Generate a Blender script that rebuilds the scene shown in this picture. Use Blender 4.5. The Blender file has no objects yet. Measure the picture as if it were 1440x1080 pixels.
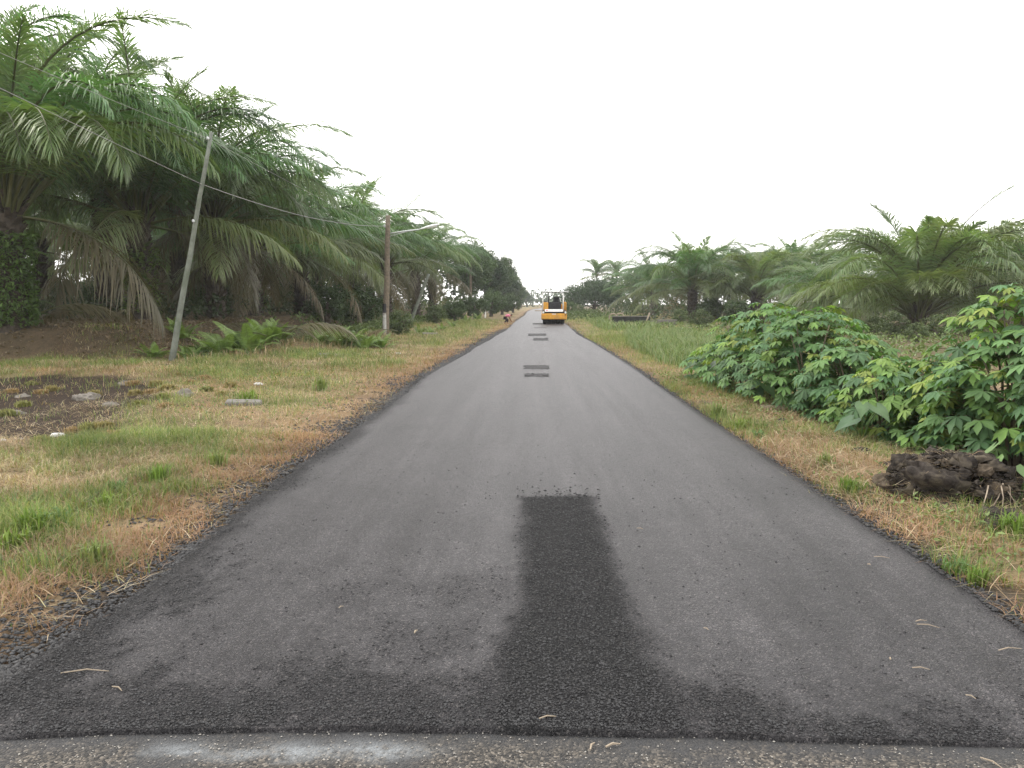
import bpy, math, random
import numpy as np
from mathutils import Vector, Matrix, Euler

rnd = random.Random(7)
nrs = np.random.RandomState(11)
R = math.radians
S = bpy.context.scene
C = S.collection

# ------------------------------------------------------------------ camera
F_PX, CX, CY = 1100.0, 720.0, 540.0          # photograph is 1440 x 1080
VPX, VPY = 751.0, 426.0                      # where the road's axis meets the horizon
CAM_H = 1.6
cam_d = bpy.data.cameras.new('camera')
cam = bpy.data.objects.new('camera', cam_d)
C.objects.link(cam)
cam_d.sensor_fit = 'HORIZONTAL'
cam_d.sensor_width = 36.0
cam_d.lens = F_PX / 1440.0 * 36.0
cam_d.clip_start = 0.05
cam_d.clip_end = 6000.0
PITCH = math.atan((CY - VPY) / F_PX)
YAW = math.atan((VPX - CX) / F_PX * math.cos(PITCH))
cam.location = (0, 0, CAM_H)
cam.rotation_euler = (math.pi / 2 - PITCH, 0, YAW)
S.camera = cam
CAM_M = Euler(cam.rotation_euler, 'XYZ').to_matrix()

# ------------------------------------------------------------------ light
SUN_EL, SUN_AZ = R(42), R(-55)               # azimuth from +Y (the road), negative = to the left
w = bpy.data.worlds.new('World')
S.world = w
w.use_nodes = True
nt = w.node_tree
nt.nodes.clear()
out = nt.nodes.new('ShaderNodeOutputWorld')
bg = nt.nodes.new('ShaderNodeBackground')
sky = nt.nodes.new('ShaderNodeTexSky')
sky.sky_type = 'NISHITA'
sky.sun_disc = False
sky.sun_elevation = SUN_EL
sky.sun_rotation = SUN_AZ
sky.air_density = 1.0
sky.dust_density = 3.0
hs = nt.nodes.new('ShaderNodeHueSaturation')
hs.inputs['Saturation'].default_value = 0.35
mx = nt.nodes.new('ShaderNodeMixRGB')        # thin even cloud in front of the clear sky
mx.inputs[0].default_value = 0.78
mx.inputs[2].default_value = (13.6, 13.3, 13.0, 1)
nt.links.new(sky.outputs[0], hs.inputs['Color'])
nt.links.new(hs.outputs[0], mx.inputs[1])
nt.links.new(mx.outputs[0], bg.inputs[0])
nt.links.new(bg.outputs[0], out.inputs[0])
bg.inputs[1].default_value = 0.15

sun_d = bpy.data.lights.new('sun', 'SUN')
sun_d.energy = 1.2
sun_d.angle = R(18)
sun_d.color = (1.0, 0.93, 0.84)
sun = bpy.data.objects.new('sun', sun_d)
C.objects.link(sun)
sdir = Vector((math.sin(SUN_AZ) * math.cos(SUN_EL), math.cos(SUN_AZ) * math.cos(SUN_EL), math.sin(SUN_EL)))
sun.rotation_euler = (-sdir).to_track_quat('-Z', 'Y').to_euler()
sun.location = sdir * 60

S.view_settings.view_transform = 'Standard'
S.view_settings.look = 'None'
S.view_settings.gamma = 1.0
S.view_settings.exposure = 0.55
S.view_settings.use_curve_mapping = False
S.render.engine = 'CYCLES'
cy = S.cycles
cy.max_bounces = 6
cy.diffuse_bounces = 3
cy.glossy_bounces = 2
cy.transmission_bounces = 4
cy.transparent_max_bounces = 8
cy.volume_bounces = 2
cy.use_denoising = True
cy.caustics_reflective = False
cy.caustics_refractive = False


# ------------------------------------------------------------------ pixel -> place
def ray(px, py):
    v = Vector(((px - CX) / F_PX, (CY - py) / F_PX, -1.0))
    return CAM_M @ v


def G(px, py, z=0.0):
    d = ray(px, py)
    t = (z - CAM_H) / d.z
    return (d.x * t, d.y * t)


def AT(px, py, y):
    d = ray(px, py)
    t = y / d.y
    return Vector((d.x * t, y, CAM_H + d.z * t))


# ------------------------------------------------------------------ numpy noise
def _hash(ix, iy, seed):
    n = (ix.astype(np.int64) * 374761393 + iy.astype(np.int64) * 668265263 + seed * 1442695041) & 0x7fffffff
    n = ((n ^ (n >> 13)) * 1274126177) & 0x7fffffff
    n = n ^ (n >> 16)
    return (n & 0xffff) / 65535.0


def vnoise(x, y, seed=0):
    x = np.asarray(x, float); y = np.asarray(y, float)
    ix = np.floor(x); iy = np.floor(y)
    fx = x - ix; fy = y - iy
    fx = fx * fx * (3 - 2 * fx); fy = fy * fy * (3 - 2 * fy)
    a = _hash(ix, iy, seed); b = _hash(ix + 1, iy, seed)
    c = _hash(ix, iy + 1, seed); d = _hash(ix + 1, iy + 1, seed)
    return (a * (1 - fx) + b * fx) * (1 - fy) + (c * (1 - fx) + d * fx) * fy


def fbm(x, y, seed=0, oct=4):
    t = 0; amp = 0.5; s = 0
    for i in range(oct):
        t = t + amp * vnoise(np.asarray(x) * 2 ** i, np.asarray(y) * 2 ** i, seed + i * 17)
        s += amp; amp *= 0.5
    return t / s


def sstep(a, b, x):
    t = np.clip((np.asarray(x, float) - a) / (b - a), 0, 1)
    return t * t * (3 - 2 * t)


def poly_sd(x, y, P):
    """signed distance to a polygon, positive inside"""
    x = np.asarray(x, float); y = np.asarray(y, float)
    d = np.full(x.shape, 1e9); ins = np.zeros(x.shape, bool)
    n = len(P)
    for i in range(n):
        ax, ay = P[i]; bx, by = P[(i + 1) % n]
        ex, ey = bx - ax, by - ay
        t = np.clip(((x - ax) * ex + (y - ay) * ey) / (ex * ex + ey * ey + 1e-12), 0, 1)
        d = np.minimum(d, np.hypot(x - ax - t * ex, y - ay - t * ey))
        cond = ((ay > y) != (by > y)) & (x < (bx - ax) * (y - ay) / ((by - ay) if abs(by - ay) > 1e-9 else 1e-9) + ax)
        ins ^= cond
    return np.where(ins, d, -d)


# ------------------------------------------------------------------ road edges and ground height
LE = [G(*p) for p in ((0, 965), (130, 880), (250, 792), (380, 685), (520, 588), (600, 527), (683, 479), (717, 460), (724, 452), (738, 443))]
RE = [G(*p) for p in ((1440, 880), (1380, 838), (1310, 790), (1230, 741), (1100, 655), (1000, 590), (900, 522), (850, 490), (812, 469), (801, 459))]
LY = np.array([-40.0] + [p[1] for p in LE] + [150, 200, 420]); LX = np.array([LE[0][0] - .35] + [p[0] for p in LE] + [-1.3, -.4, 14])
RY = np.array([-40.0] + [p[1] for p in RE] + [90, 150, 200, 420]); RX = np.array([RE[0][0]] + [p[0] for p in RE] + [2.5, 2.4, 3.6, 18.5])


def XL(y): return np.interp(y, LY, LX)
def XR(y): return np.interp(y, RY, RX)


LIP = [G(*p) for p in ((0, 1035), (240, 1026), (480, 1022), (760, 1026), (1000, 1032), (1300, 1042), (1440, 1045))]
LIPX = np.array([p[0] for p in LIP]); LIPY = np.array([p[1] for p in LIP])


def lip_y(x): return np.interp(x, LIPX, LIPY) + 0.02 * (vnoise(np.asarray(x) * 5, np.asarray(x) * 0 + .5, 3) - .5)


SOIL = [G(*p) for p in ((-80, 528), (60, 522), (178, 521), (222, 545), (205, 580), (140, 594), (95, 611), (20, 618), (-90, 620))]
BRUSH = G(400, 492)


def hgt(x, y):
    x = np.asarray(x, float); y = np.asarray(y, float)
    e = np.maximum(XL(y) - x, x - XR(y))
    out_ = sstep(0.0, 0.6, e)
    z = -0.036 + out_ * (0.02 + 0.075 * (fbm(x * .55, y * .55, 5) - .45) + 0.03 * (fbm(x * 2.6, y * 2.6, 9) - .5))
    far = sstep(3, 9, e)
    z = z + far * 0.25 * (fbm(x * .12, y * .12, 21) - .5)
    # raised plantation floor on the left, its cut face towards the road
    wob = 1.2 * (fbm(x * .35, y * .35, 31) - .5)
    inside = np.minimum(-12.3 - x + wob, y - 23.6 + wob * .8)
    z = z + 0.86 * sstep(-0.6, 1.1, inside)
    # ditch in front of that face
    z = z - 0.22 * np.exp(-((inside + 1.5) / .7) ** 2) * sstep(20, 24, y)
    # bare soil hollow, brush heap
    z = z - 0.09 * sstep(-.4, .8, poly_sd(x, y, SOIL))
    z = z + 0.32 * np.exp(-(((x - BRUSH[0]) / 1.6) ** 2 + ((y - BRUSH[1]) / 1.3) ** 2))
    # right: shallow swale beyond the verge
    z = z - 0.22 * np.exp(-((x - XR(y) - 2.3) / .8) ** 2) * sstep(5, 7, y) * (1 - sstep(16, 22, y))
    # verge drops a little where the man stoops
    z = z - 0.24 * np.exp(-(((x + 2.9) / 1.1) ** 2 + ((y - 67) / 6.5) ** 2))
    return z


def HZ(x, y): return float(hgt(np.array([x]), np.array([y]))[0])


# ------------------------------------------------------------------ mesh helpers
def mesh_np(name, V, faces, mats, col=None, smooth=False, mi=None):
    """faces: list of int arrays (n,3) or (n,4)"""
    me = bpy.data.meshes.new(name)
    V = np.asarray(V, np.float32)
    faces = [np.asarray(f, np.int32) for f in faces if len(f)]
    loops = np.concatenate([f.ravel() for f in faces])
    tot = np.concatenate([np.full(len(f), f.shape[1], np.int32) for f in faces])
    start = np.concatenate([[0], np.cumsum(tot)[:-1]]).astype(np.int32)
    me.vertices.add(len(V)); me.vertices.foreach_set('co', V.ravel())
    me.loops.add(len(loops)); me.loops.foreach_set('vertex_index', loops)
    me.polygons.add(len(tot)); me.polygons.foreach_set('loop_start', start); me.polygons.foreach_set('loop_total', tot)
    for m in (mats if isinstance(mats, (list, tuple)) else [mats]): me.materials.append(m)
    if mi is not None: me.polygons.foreach_set('material_index', np.asarray(mi, np.int32))
    if smooth: me.polygons.foreach_set('use_smooth', np.ones(len(tot), bool))
    me.update(calc_edges=True)
    if col is not None:
        a = me.color_attributes.new('Col', 'FLOAT_COLOR', 'POINT')
        c4 = np.ones((len(V), 4), np.float32); c4[:, :3] = col
        a.data.foreach_set('color', c4.ravel())
    return me


def link(name, me, parent=None, loc=(0, 0, 0), rot=(0, 0, 0), sc=(1, 1, 1)):
    o = bpy.data.objects.new(name, me)
    C.objects.link(o)
    o.location = loc; o.rotation_euler = rot
    o.scale = sc if isinstance(sc, (tuple, list)) else (sc, sc, sc)
    if parent: o.parent = parent
    return o


def tag(o, label=None, cat=None, group=None, kind=None):
    if label: o['label'] = label
    if cat: o['category'] = cat
    if group: o['group'] = group
    if kind: o['kind'] = kind
    return o


def empty(name, loc, rz=0.0, label=None, cat=None, group=None):
    o = link(name, None, None, loc, (0, 0, rz))
    o.empty_display_size = .2
    return tag(o, label, cat, group)


class MB:
    """collects simple shapes into one mesh"""
    def __init__(s): s.V = []; s.F = []; s.M = []; s.K = []

    def add(s, v, f, m=0, col=None):
        b = len(s.V); s.V += [tuple(p) for p in v]
        s.K += [col or (1, 1, 1)] * len(v)
        for q in f: s.F.append(tuple(b + i for i in q)); s.M.append(m)

    def box(s, c, d, m=0, rot=None, bev=0.0, col=None):
        x, y, z = d[0] / 2, d[1] / 2, d[2] / 2
        if bev <= 0:
            v = [Vector((i * x, j * y, k * z)) for i in (-1, 1) for j in (-1, 1) for k in (-1, 1)]
            f = [(0, 1, 3, 2), (4, 6, 7, 5), (0, 4, 5, 1), (2, 3, 7, 6), (0, 2, 6, 4), (1, 5, 7, 3)]
        else:
            v = []; idx = {}
            for i in (-1, 1):
                for j in (-1, 1):
                    for k in (-1, 1):
                        for a in range(3):
                            p = [i * x, j * y, k * z]
                            for b in range(3):
                                if b != a: p[b] -= (i, j, k)[b] * bev
                            idx[(i, j, k, a)] = len(v); v.append(Vector(p))
            f = []
            for a in range(3):
                b, c_ = (a + 1) % 3, (a + 2) % 3
                for s_ in (-1, 1):
                    q = []
                    for (u, t) in ((-1, -1), (1, -1), (1, 1), (-1, 1)):
                        k = [0, 0, 0]; k[a] = s_; k[b] = u; k[c_] = t
                        q.append(idx[(k[0], k[1], k[2], a)])
                    f.append(tuple(q if s_ > 0 else q[::-1]))
            for a in range(3):                       # edges along axis a
                b, c_ = (a + 1) % 3, (a + 2) % 3
                for u in (-1, 1):
                    for t in (-1, 1):
                        k0 = [0, 0, 0]; k1 = [0, 0, 0]
                        k0[a] = -1; k1[a] = 1; k0[b] = k1[b] = u; k0[c_] = k1[c_] = t
                        q = (idx[(*k0, b)], idx[(*k1, b)], idx[(*k1, c_)], idx[(*k0, c_)])
                        f.append(q if u * t > 0 else q[::-1])
            for i in (-1, 1):
                for j in (-1, 1):
                    for k in (-1, 1):
                        q = (idx[(i, j, k, 0)], idx[(i, j, k, 1)], idx[(i, j, k, 2)])
                        f.append(q if i * j * k > 0 else q[::-1])
        if rot is not None:
            M = Euler(rot).to_matrix(); v = [M @ p for p in v]
        s.add([p + Vector(c) for p in v], f, m, col)

    def tube(s, pts, rad, n=6, m=0, cap=True, col=None):
        pts = [Vector(p) for p in pts]
        if not isinstance(rad, (list, tuple)): rad = [rad] * len(pts)
        v = []
        up = None
        for i, p in enumerate(pts):
            t = (pts[min(i + 1, len(pts) - 1)] - pts[max(i - 1, 0)]).normalized()
            if up is None: up = t.orthogonal().normalized()
            up = (up - t * up.dot(t)).normalized()
            b = t.cross(up)
            for k in range(n):
                a = 2 * math.pi * k / n
                v.append(p + (up * math.cos(a) + b * math.sin(a)) * rad[i])
        f = []
        for i in range(len(pts) - 1):
            for k in range(n):
                f.append((i * n + k, i * n + (k + 1) % n, (i + 1) * n + (k + 1) % n, (i + 1) * n + k))
        if cap:
            f.append(tuple(range(n))[::-1]); f.append(tuple((len(pts) - 1) * n + k for k in range(n)))
        s.add(v, f, m, col)

    def mesh(s, name, mats, smooth=False, col=False):
        me = bpy.data.meshes.new(name)
        me.from_pydata(s.V, [], s.F)
        for mt in (mats if isinstance(mats, (list, tuple)) else [mats]): me.materials.append(mt)
        me.polygons.foreach_set('material_index', s.M)
        if smooth: me.polygons.foreach_set('use_smooth', [True] * len(s.F))
        if col:
            a = me.color_attributes.new('Col', 'FLOAT_COLOR', 'POINT')
            c4 = np.ones((len(s.V), 4), np.float32); c4[:, :3] = np.array(s.K)
            a.data.foreach_set('color', c4.ravel())
        me.update()
        return me

    def build(s, name, mats, parent=None, loc=(0, 0, 0), rot=(0, 0, 0), smooth=False, col=False):
        return link(name, s.mesh(name, mats, smooth, col), parent, loc, rot)


# ------------------------------------------------------------------ materials
class NB:
    def __init__(s, name):
        s.m = bpy.data.materials.new(name); s.m.use_nodes = True
        s.t = s.m.node_tree; s.t.nodes.clear()
        s.out = s.n('ShaderNodeOutputMaterial')

    def n(s, typ, **kw):
        x = s.t.nodes.new(typ)
        for k, v in kw.items(): setattr(x, k, v)
        return x

    def l(s, a, b): s.t.links.new(a, b)

    def coord(s, scale=(1, 1, 1), which='Object'):
        tc = s.n('ShaderNodeTexCoord'); mp = s.n('ShaderNodeMapping')
        mp.inputs['Scale'].default_value = scale
        s.l(tc.outputs[which], mp.inputs[0])
        return mp.outputs[0]

    def noise(s, vec, scale, detail=3, rough=.55):
        x = s.n('ShaderNodeTexNoise'); x.inputs['Scale'].default_value = scale
        x.inputs['Detail'].default_value = detail; x.inputs['Roughness'].default_value = rough
        s.l(vec, x.inputs['Vector'])
        return x.outputs[0]

    def ramp(s, fac, stops):
        x = s.n('ShaderNodeValToRGB'); el = x.color_ramp.elements
        while len(el) < len(stops): el.new(.5)
        for e, (p, c) in zip(el, stops):
            e.position = p; e.color = (*c, 1) if len(c) == 3 else c
        s.l(fac, x.inputs[0])
        return x.outputs[0]

    def mix(s, fac, a, b, mode='MIX'):
        x = s.n('ShaderNodeMixRGB', blend_type=mode)
        for i, q in ((0, fac), (1, a), (2, b)):
            if isinstance(q, (int, float)): x.inputs[i].default_value = q
            elif isinstance(q, tuple): x.inputs[i].default_value = (*q, 1)
            else: s.l(q, x.inputs[i])
        return x.outputs[0]

    def math(s, op, a, b=0.0):
        x = s.n('ShaderNodeMath', operation=op)
        for i, q in ((0, a), (1, b)):
            if isinstance(q, (int, float)): x.inputs[i].default_value = q
            else: s.l(q, x.inputs[i])
        return x.outputs[0]

    def bump(s, hgt_, strength, dist):
        x = s.n('ShaderNodeBump'); x.inputs['Strength'].default_value = strength
        x.inputs['Distance'].default_value = dist
        s.l(hgt_, x.inputs['Height'])
        return x.outputs[0]

    def pbsdf(s, color, rough=.7, spec=.3, metal=0.0, normal=None):
        p = s.n('ShaderNodeBsdfPrincipled')
        if isinstance(color, tuple): p.inputs['Base Color'].default_value = (*color, 1)
        else: s.l(color, p.inputs['Base Color'])
        if isinstance(rough, (int, float)): p.inputs['Roughness'].default_value = rough
        else: s.l(rough, p.inputs['Roughness'])
        p.inputs['Specular IOR Level'].default_value = spec
        p.inputs['Metallic'].default_value = metal
        if normal is not None: s.l(normal, p.inputs['Normal'])
        return p.outputs[0]

    def done(s, sh): s.l(sh, s.out.inputs[0]); return s.m


def solid(name, color, rough=.6, spec=.3, metal=0.0, var=.25, scale=6.0, bump=.0, dirt=None):
    b = NB(name); v = b.coord()
    nz = b.noise(v, scale, 5, .6)
    lo = tuple(max(0, c * (1 - var)) for c in color); hi = tuple(min(1, c * (1 + var)) for c in color)
    col = b.ramp(nz, [(.3, lo), (.7, hi)])
    if dirt:
        n2 = b.noise(v, scale * .45, 4, .65)
        col = b.mix(b.ramp(n2, [(.5, (0, 0, 0)), (.68, (1, 1, 1))]), col, dirt)
    rg = b.math('ADD', b.math('MULTIPLY', nz, .25), rough - .12)
    nm = b.bump(nz, .6, bump) if bump else None
    return b.done(b.pbsdf(col, rg, spec, metal, nm))


def veg(name, rough=.5, spec=.3, trans=.25, orand=.35, tint=(1, 1, 1)):
    """leaf: vertex colour x per-object brightness, part of the light passes through"""
    b = NB(name)
    at = b.n('ShaderNodeVertexColor'); at.layer_name = 'Col'
    oi = b.n('ShaderNodeObjectInfo')
    k = b.math('ADD', b.math('MULTIPLY', oi.outputs['Random'], orand), 1 - orand / 2)
    cb = b.n('ShaderNodeCombineXYZ')
    for i in range(3): b.l(k, cb.inputs[i])
    col = b.mix(1.0, at.outputs[0], cb.outputs[0], 'MULTIPLY')
    col = b.mix(1.0, col, tint, 'MULTIPLY')
    p = b.pbsdf(col, rough, spec)
    if trans <= 0: return b.done(p)
    tr = b.n('ShaderNodeBsdfTranslucent')
    tc = b.mix(1.0, col, (1.25, 1.35, .6), 'MULTIPLY')
    b.l(tc, tr.inputs[0])
    ms = b.n('ShaderNodeMixShader'); ms.inputs[0].default_value = trans
    b.l(p, ms.inputs[1]); b.l(tr.outputs[0], ms.inputs[2])
    return b.done(ms.outputs[0])


M_PALM = veg('palm_leaf', .42, .48, .34, .6)
M_CASS = veg('cassava_leaf', .58, .28, .28, .6)
M_FERN = veg('fern_leaf', .5, .3, .3, .4)
M_TREE = veg('tree_leaf', .5, .3, .22, .3)
M_GRASS = veg('grass_blade', .6, .15, .25, .0)
M_TARO = veg('taro_leaf', .38, .45, .25, .3)
M_TRUNK = solid('palm_trunk_bark', (.062, .052, .042), .9, .1, var=.5, scale=7, bump=.05)
M_BARK = solid('tree_bark', (.10, .085, .07), .9, .1, var=.4, scale=5, bump=.03)
M_STEM = solid('cassava_stem', (.13, .11, .075), .7, .2, var=.35, scale=9)
M_TIMBER = solid('weathered_timber_pole', (.15, .125, .095), .85, .15, var=.3, scale=9, bump=.01, dirt=(.09, .075, .055))
M_CONC = solid('mossy_concrete_pole', (.155, .17, .145), .85, .15, var=.3, scale=5, bump=.008, dirt=(.10, .125, .085))
M_WHITE = solid('white_paint', (.72, .72, .70), .55, .3, var=.1, scale=12)
M_WORN = solid('worn_whitewash', (.42, .42, .40), .8, .2, var=.3, scale=10, dirt=(.2, .18, .15))
M_STEEL = solid('galvanised_steel', (.45, .47, .47), .45, .5, .6, var=.15, scale=14)
M_LAMP = solid('grey_lamp_housing', (.62, .64, .64), .4, .4, var=.08, scale=10)
M_LENS = solid('lamp_lens', (.75, .76, .74), .25, .5, var=.05, scale=10)
M_WIRE = solid('cable_sheath', (.26, .26, .25), .6, .3, var=.2, scale=3)
M_YEL = solid('yellow_machine_paint', (.62, .30, .025), .45, .4, var=.14, scale=4, dirt=(.42, .22, .05))
M_BLK = solid('black_machine_paint', (.03, .03, .033), .55, .3, var=.4, scale=6)
M_RUB = solid('tyre_rubber', (.018, .018, .019), .8, .2, var=.4, scale=14)
M_SEAT = solid('black_vinyl', (.035, .035, .04), .5, .3, var=.3, scale=9)
M_RED = solid('red_print', (.55, .03, .05), .6, .3, var=.1, scale=9)
M_BLUEGREY = solid('faded_blue_print', (.35, .38, .5), .6, .3, var=.1, scale=9)
M_AMBER = solid('amber_lens', (.75, .32, .05), .3, .5, var=.1, scale=20)
M_PINK = solid('pink_shirt_cloth', (.62, .20, .30), .85, .1, var=.2, scale=9)
M_DARKCL = solid('dark_trouser_cloth', (.03, .022, .028), .9, .1, var=.3, scale=9)
M_SKIN = solid('skin', (.24, .12, .075), .6, .3, var=.15, scale=12)
M_HAIR = solid('black_hair', (.014, .011, .010), .6, .3, var=.3, scale=40)
M_ROCK = solid('pale_rock', (.17, .155, .135), .9, .15, var=.45, scale=13, bump=.03, dirt=(.10, .088, .066))
M_CSLAB = solid('grey_concrete', (.16, .152, .138), .9, .15, var=.25, scale=6, bump=.01, dirt=(.11, .105, .085))
M_DARKWALL = solid('blackened_concrete', (.035, .037, .034), .85, .15, var=.45, scale=3, bump=.01)
M_LOG = solid('cut_wood', (.30, .25, .19), .85, .15, var=.25, scale=14, bump=.006, dirt=(.16, .13, .1))
M_SOILC = solid('dark_clay_soil', (.036, .031, .027), .95, .08, var=.65, scale=11, bump=.05, dirt=(.10, .085, .062))
M_SOILB = solid('brown_clay_soil', (.085, .068, .050), .95, .08, var=.5, scale=14, bump=.04, dirt=(.04, .034, .028))
M_LITTER = solid('white_plastic_litter', (.5, .5, .49), .4, .4, var=.1, scale=30)
M_ASTONE = solid('bitumen_coated_stone', (.036, .0365, .038), .62, .28, var=.85, scale=60)
M_GRIT = solid('pale_grit', (.30, .285, .26), .9, .15, var=.4, scale=30)


def ground_mat():
    b = NB('ground_soil_and_thatch'); v = b.coord()
    at = b.n('ShaderNodeVertexColor'); at.layer_name = 'Col'
    n1 = b.noise(v, 38, 5, .7); n2 = b.noise(v, 5, 5, .6); n3 = b.noise(b.coord((1, 1, 1)), 150, 2, .6)
    k = b.ramp(n1, [(.3, (.55, .53, .5)), (.72, (1.45, 1.45, 1.42))])
    k2 = b.ramp(n2, [(.3, (.72, .74, .72)), (.7, (1.25, 1.22, 1.2))])
    col = b.mix(1., b.mix(1., at.outputs[0], k, 'MULTIPLY'), k2, 'MULTIPLY')
    h = b.math('ADD', b.math('MULTIPLY', n1, .7), b.math('MULTIPLY', n3, .3))
    return b.done(b.pbsdf(col, .95, .1, 0, b.bump(h, .9, .03)))


def asphalt_mat():
    b = NB('asphalt'); v = b.coord()
    at = b.n('ShaderNodeVertexColor'); at.layer_name = 'Col'     # R: loose uncompacted share, G: rolled sheen, B: spare
    sp = b.n('ShaderNodeSeparateColor'); b.l(at.outputs[0], sp.inputs[0])
    loose = sp.outputs[0]
    vo = b.n('ShaderNodeTexVoronoi'); vo.inputs['Scale'].default_value = 150; b.l(v, vo.inputs['Vector'])
    vb = b.n('ShaderNodeTexVoronoi'); vb.inputs['Scale'].default_value = 75; b.l(v, vb.inputs['Vector'])
    stone = b.n('ShaderNodeSeparateColor'); b.l(vo.outputs['Color'], stone.inputs[0])
    streak = b.noise(b.coord((2.0, .07, 1)), 1.6, 5, .65)
    blot = b.noise(b.coord((1, .55, 1)), 1.5, 6, .66); fine = b.noise(v, 260, 2, .6); mid = b.noise(v, 14, 5, .7)
    base = b.ramp(streak, [(.3, (.029, .0276, .0295)), (.7, (.058, .0555, .0588))])
    base = b.mix(1., base, b.ramp(blot, [(.3, (.6, .6, .61)), (.7, (1.28, 1.28, 1.27))]), 'MULTIPLY')
    base = b.mix(1., base, b.ramp(mid, [(.3, (.82, .82, .82)), (.7, (1.16, 1.16, 1.16))]), 'MULTIPLY')
    dark = b.mix(loose, base, (.026, .0262, .027))
    spk = b.ramp(stone.outputs[0], [(0, (.45, .45, .46)), (.5, (.95, .95, .96)), (.88, (1.3, 1.3, 1.29)), (.97, (2.6, 2.5, 2.35))])
    col = b.mix(1., dark, spk, 'MULTIPLY')
    col = b.mix(1., col, b.ramp(fine, [(.3, (.5, .5, .5)), (.7, (1.5, 1.5, 1.5))]), 'MULTIPLY')
    h1 = b.math('MULTIPLY', vo.outputs['Distance'], -1.0)
    h2 = b.math('MULTIPLY', vb.outputs['Distance'], b.math('MULTIPLY', loose, -2.6))
    h = b.math('ADD', b.math('ADD', h1, h2), b.math('MULTIPLY', fine, .5))
    rg = b.math('ADD', b.math('MULTIPLY', loose, .35), b.math('ADD', b.math('MULTIPLY', blot, .14), .36))
    sh = b.pbsdf(col, rg, .2, 0, b.bump(h, .75, .010))
    pn = sh.node; b.l(b.math('SUBTRACT', .17, b.math('MULTIPLY', loose, .13)), pn.inputs['Specular IOR Level'])
    return b.done(sh)


def old_road_mat():
    b = NB('worn_old_pavement'); v = b.coord()
    vo = b.n('ShaderNodeTexVoronoi'); vo.inputs['Scale'].default_value = 110; b.l(v, vo.inputs['Vector'])
    stone = b.n('ShaderNodeSeparateColor'); b.l(vo.outputs['Color'], stone.inputs[0])
    c = b.ramp(stone.outputs[0], [(0, (.018, .0175, .017)), (.35, (.038, .036, .033)), (.6, (.062, .056, .048)), (.85, (.105, .092, .076)), (1, (.20, .175, .145))])
    n = b.noise(v, 3.2, 5, .65)
    c = b.mix(b.ramp(n, [(.46, (0, 0, 0)), (.62, (1, 1, 1))]), c, b.mix(.8, c, (.04, .041, .043)))
    at = b.n('ShaderNodeVertexColor'); at.layer_name = 'Col'
    sp = b.n('ShaderNodeSeparateColor'); b.l(at.outputs[0], sp.inputs[0])
    n2 = b.noise(v, 24, 4, .7)
    c = b.mix(b.math('MULTIPLY', sp.outputs[0], b.ramp(n2, [(.35, (.25, .25, .25)), (.6, (1, 1, 1))])), c, (.21, .225, .235))
    c = b.mix(b.math('MULTIPLY', sp.outputs[1], b.ramp(n2, [(.3, (.4, .4, .4)), (.6, (1, 1, 1))])), c, (.042, .043, .045))
    h = b.math('MULTIPLY', vo.outputs['Distance'], -1.0)
    return b.done(b.pbsdf(c, .75, .3, 0, b.bump(h, .8, .012)))


M_GROUND = ground_mat(); M_ASPH = asphalt_mat(); M_OLD = old_road_mat()

# ------------------------------------------------------------------ ground cover colours
GREENS = [(G(*p), rx, ry, k) for p, rx, ry, k in (
    ((40, 745), .55, .5, 1.), ((120, 720), .5, .35, .8), ((150, 700), .5, .35, .8), ((250, 690), .35, .3, .8), ((240, 616), 1.0, .8, .75),
    ((210, 668), .4, .4, .6), ((60, 800), .5, .25, .7), ((350, 557), .5, .9, .8), ((430, 545), .9, 1.5, .5), ((300, 640), .5, .5, .5),
    ((480, 515), 1.6, 3., .35), ((620, 475), 2.0, 8, .5), ((660, 458), 2.0, 8, .6), ((330, 520), 1.8, 1.2, .55), ((120, 640), .9, .5, .5),
    ((1010, 590), .45, 1.5, .8), ((1050, 600), .5, .8, .8), ((1190, 690), .25, .4, .7), ((1350, 790), .3, .3, .9), ((1420, 745), .3, .3, .8),
    ((940, 545), .4, 2., .6), ((900, 505), .5, 4, .5), ((930, 480), 3.2, 8, 1.), ((1000, 500), 2.0, 6, 1.), ((870, 466), 3, 14, .8),
    ((1260, 480), 4, 6, .4), ((1150, 470), 4, 8, .5), ((960, 470), 6, 16, .95), ((1060, 470), 5, 12, .8), ((860, 450), 5, 25, .9), ((1330, 500), 3, 5, .5))]


def greenness(x, y):
    x = np.asarray(x, float); y = np.asarray(y, float)
    g = 0.55 * sstep(.42, .65, fbm(x * .8, y * .8, 41)) + .3 * sstep(.45, .65, fbm(x * 2.5, y * 2.5, 43))
    e = np.maximum(XL(y) - x, x - XR(y))
    g = g * sstep(.5, 1.6, np.where(x < 0, e, e + .6))
    for (cx, cy_), rx, ry, k in GREENS:
        q = ((x - cx) / rx) ** 2 + ((y - cy_) / ry) ** 2
        g = np.maximum(g, k * np.exp(-q) * (.6 + .8 * fbm(x * 4, y * 4, 47)))
    return np.clip(g, 0, 1)


SOIL_R = [G(*p) for p in ((1190, 600), (1260, 618), (1330, 690), (1440, 760), (1500, 740), (1480, 610), (1300, 600))]
EARTH = [G(*p) for p in ((330, 470), (390, 462), (450, 475), (520, 492), (500, 505), (380, 510), (300, 515), (330, 495))]


def bare(x, y):
    s = sstep(-.25, .35, poly_sd(x, y, SOIL) + 1.9 * (fbm(np.asarray(x) * .9, np.asarray(y) * .9, 51, 6) - .5))
    s = np.maximum(s, sstep(-.15, .3, poly_sd(x, y, SOIL_R) + .4 * (fbm(np.asarray(x) * 3, np.asarray(y) * 3, 53) - .5)))
    return s


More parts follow.
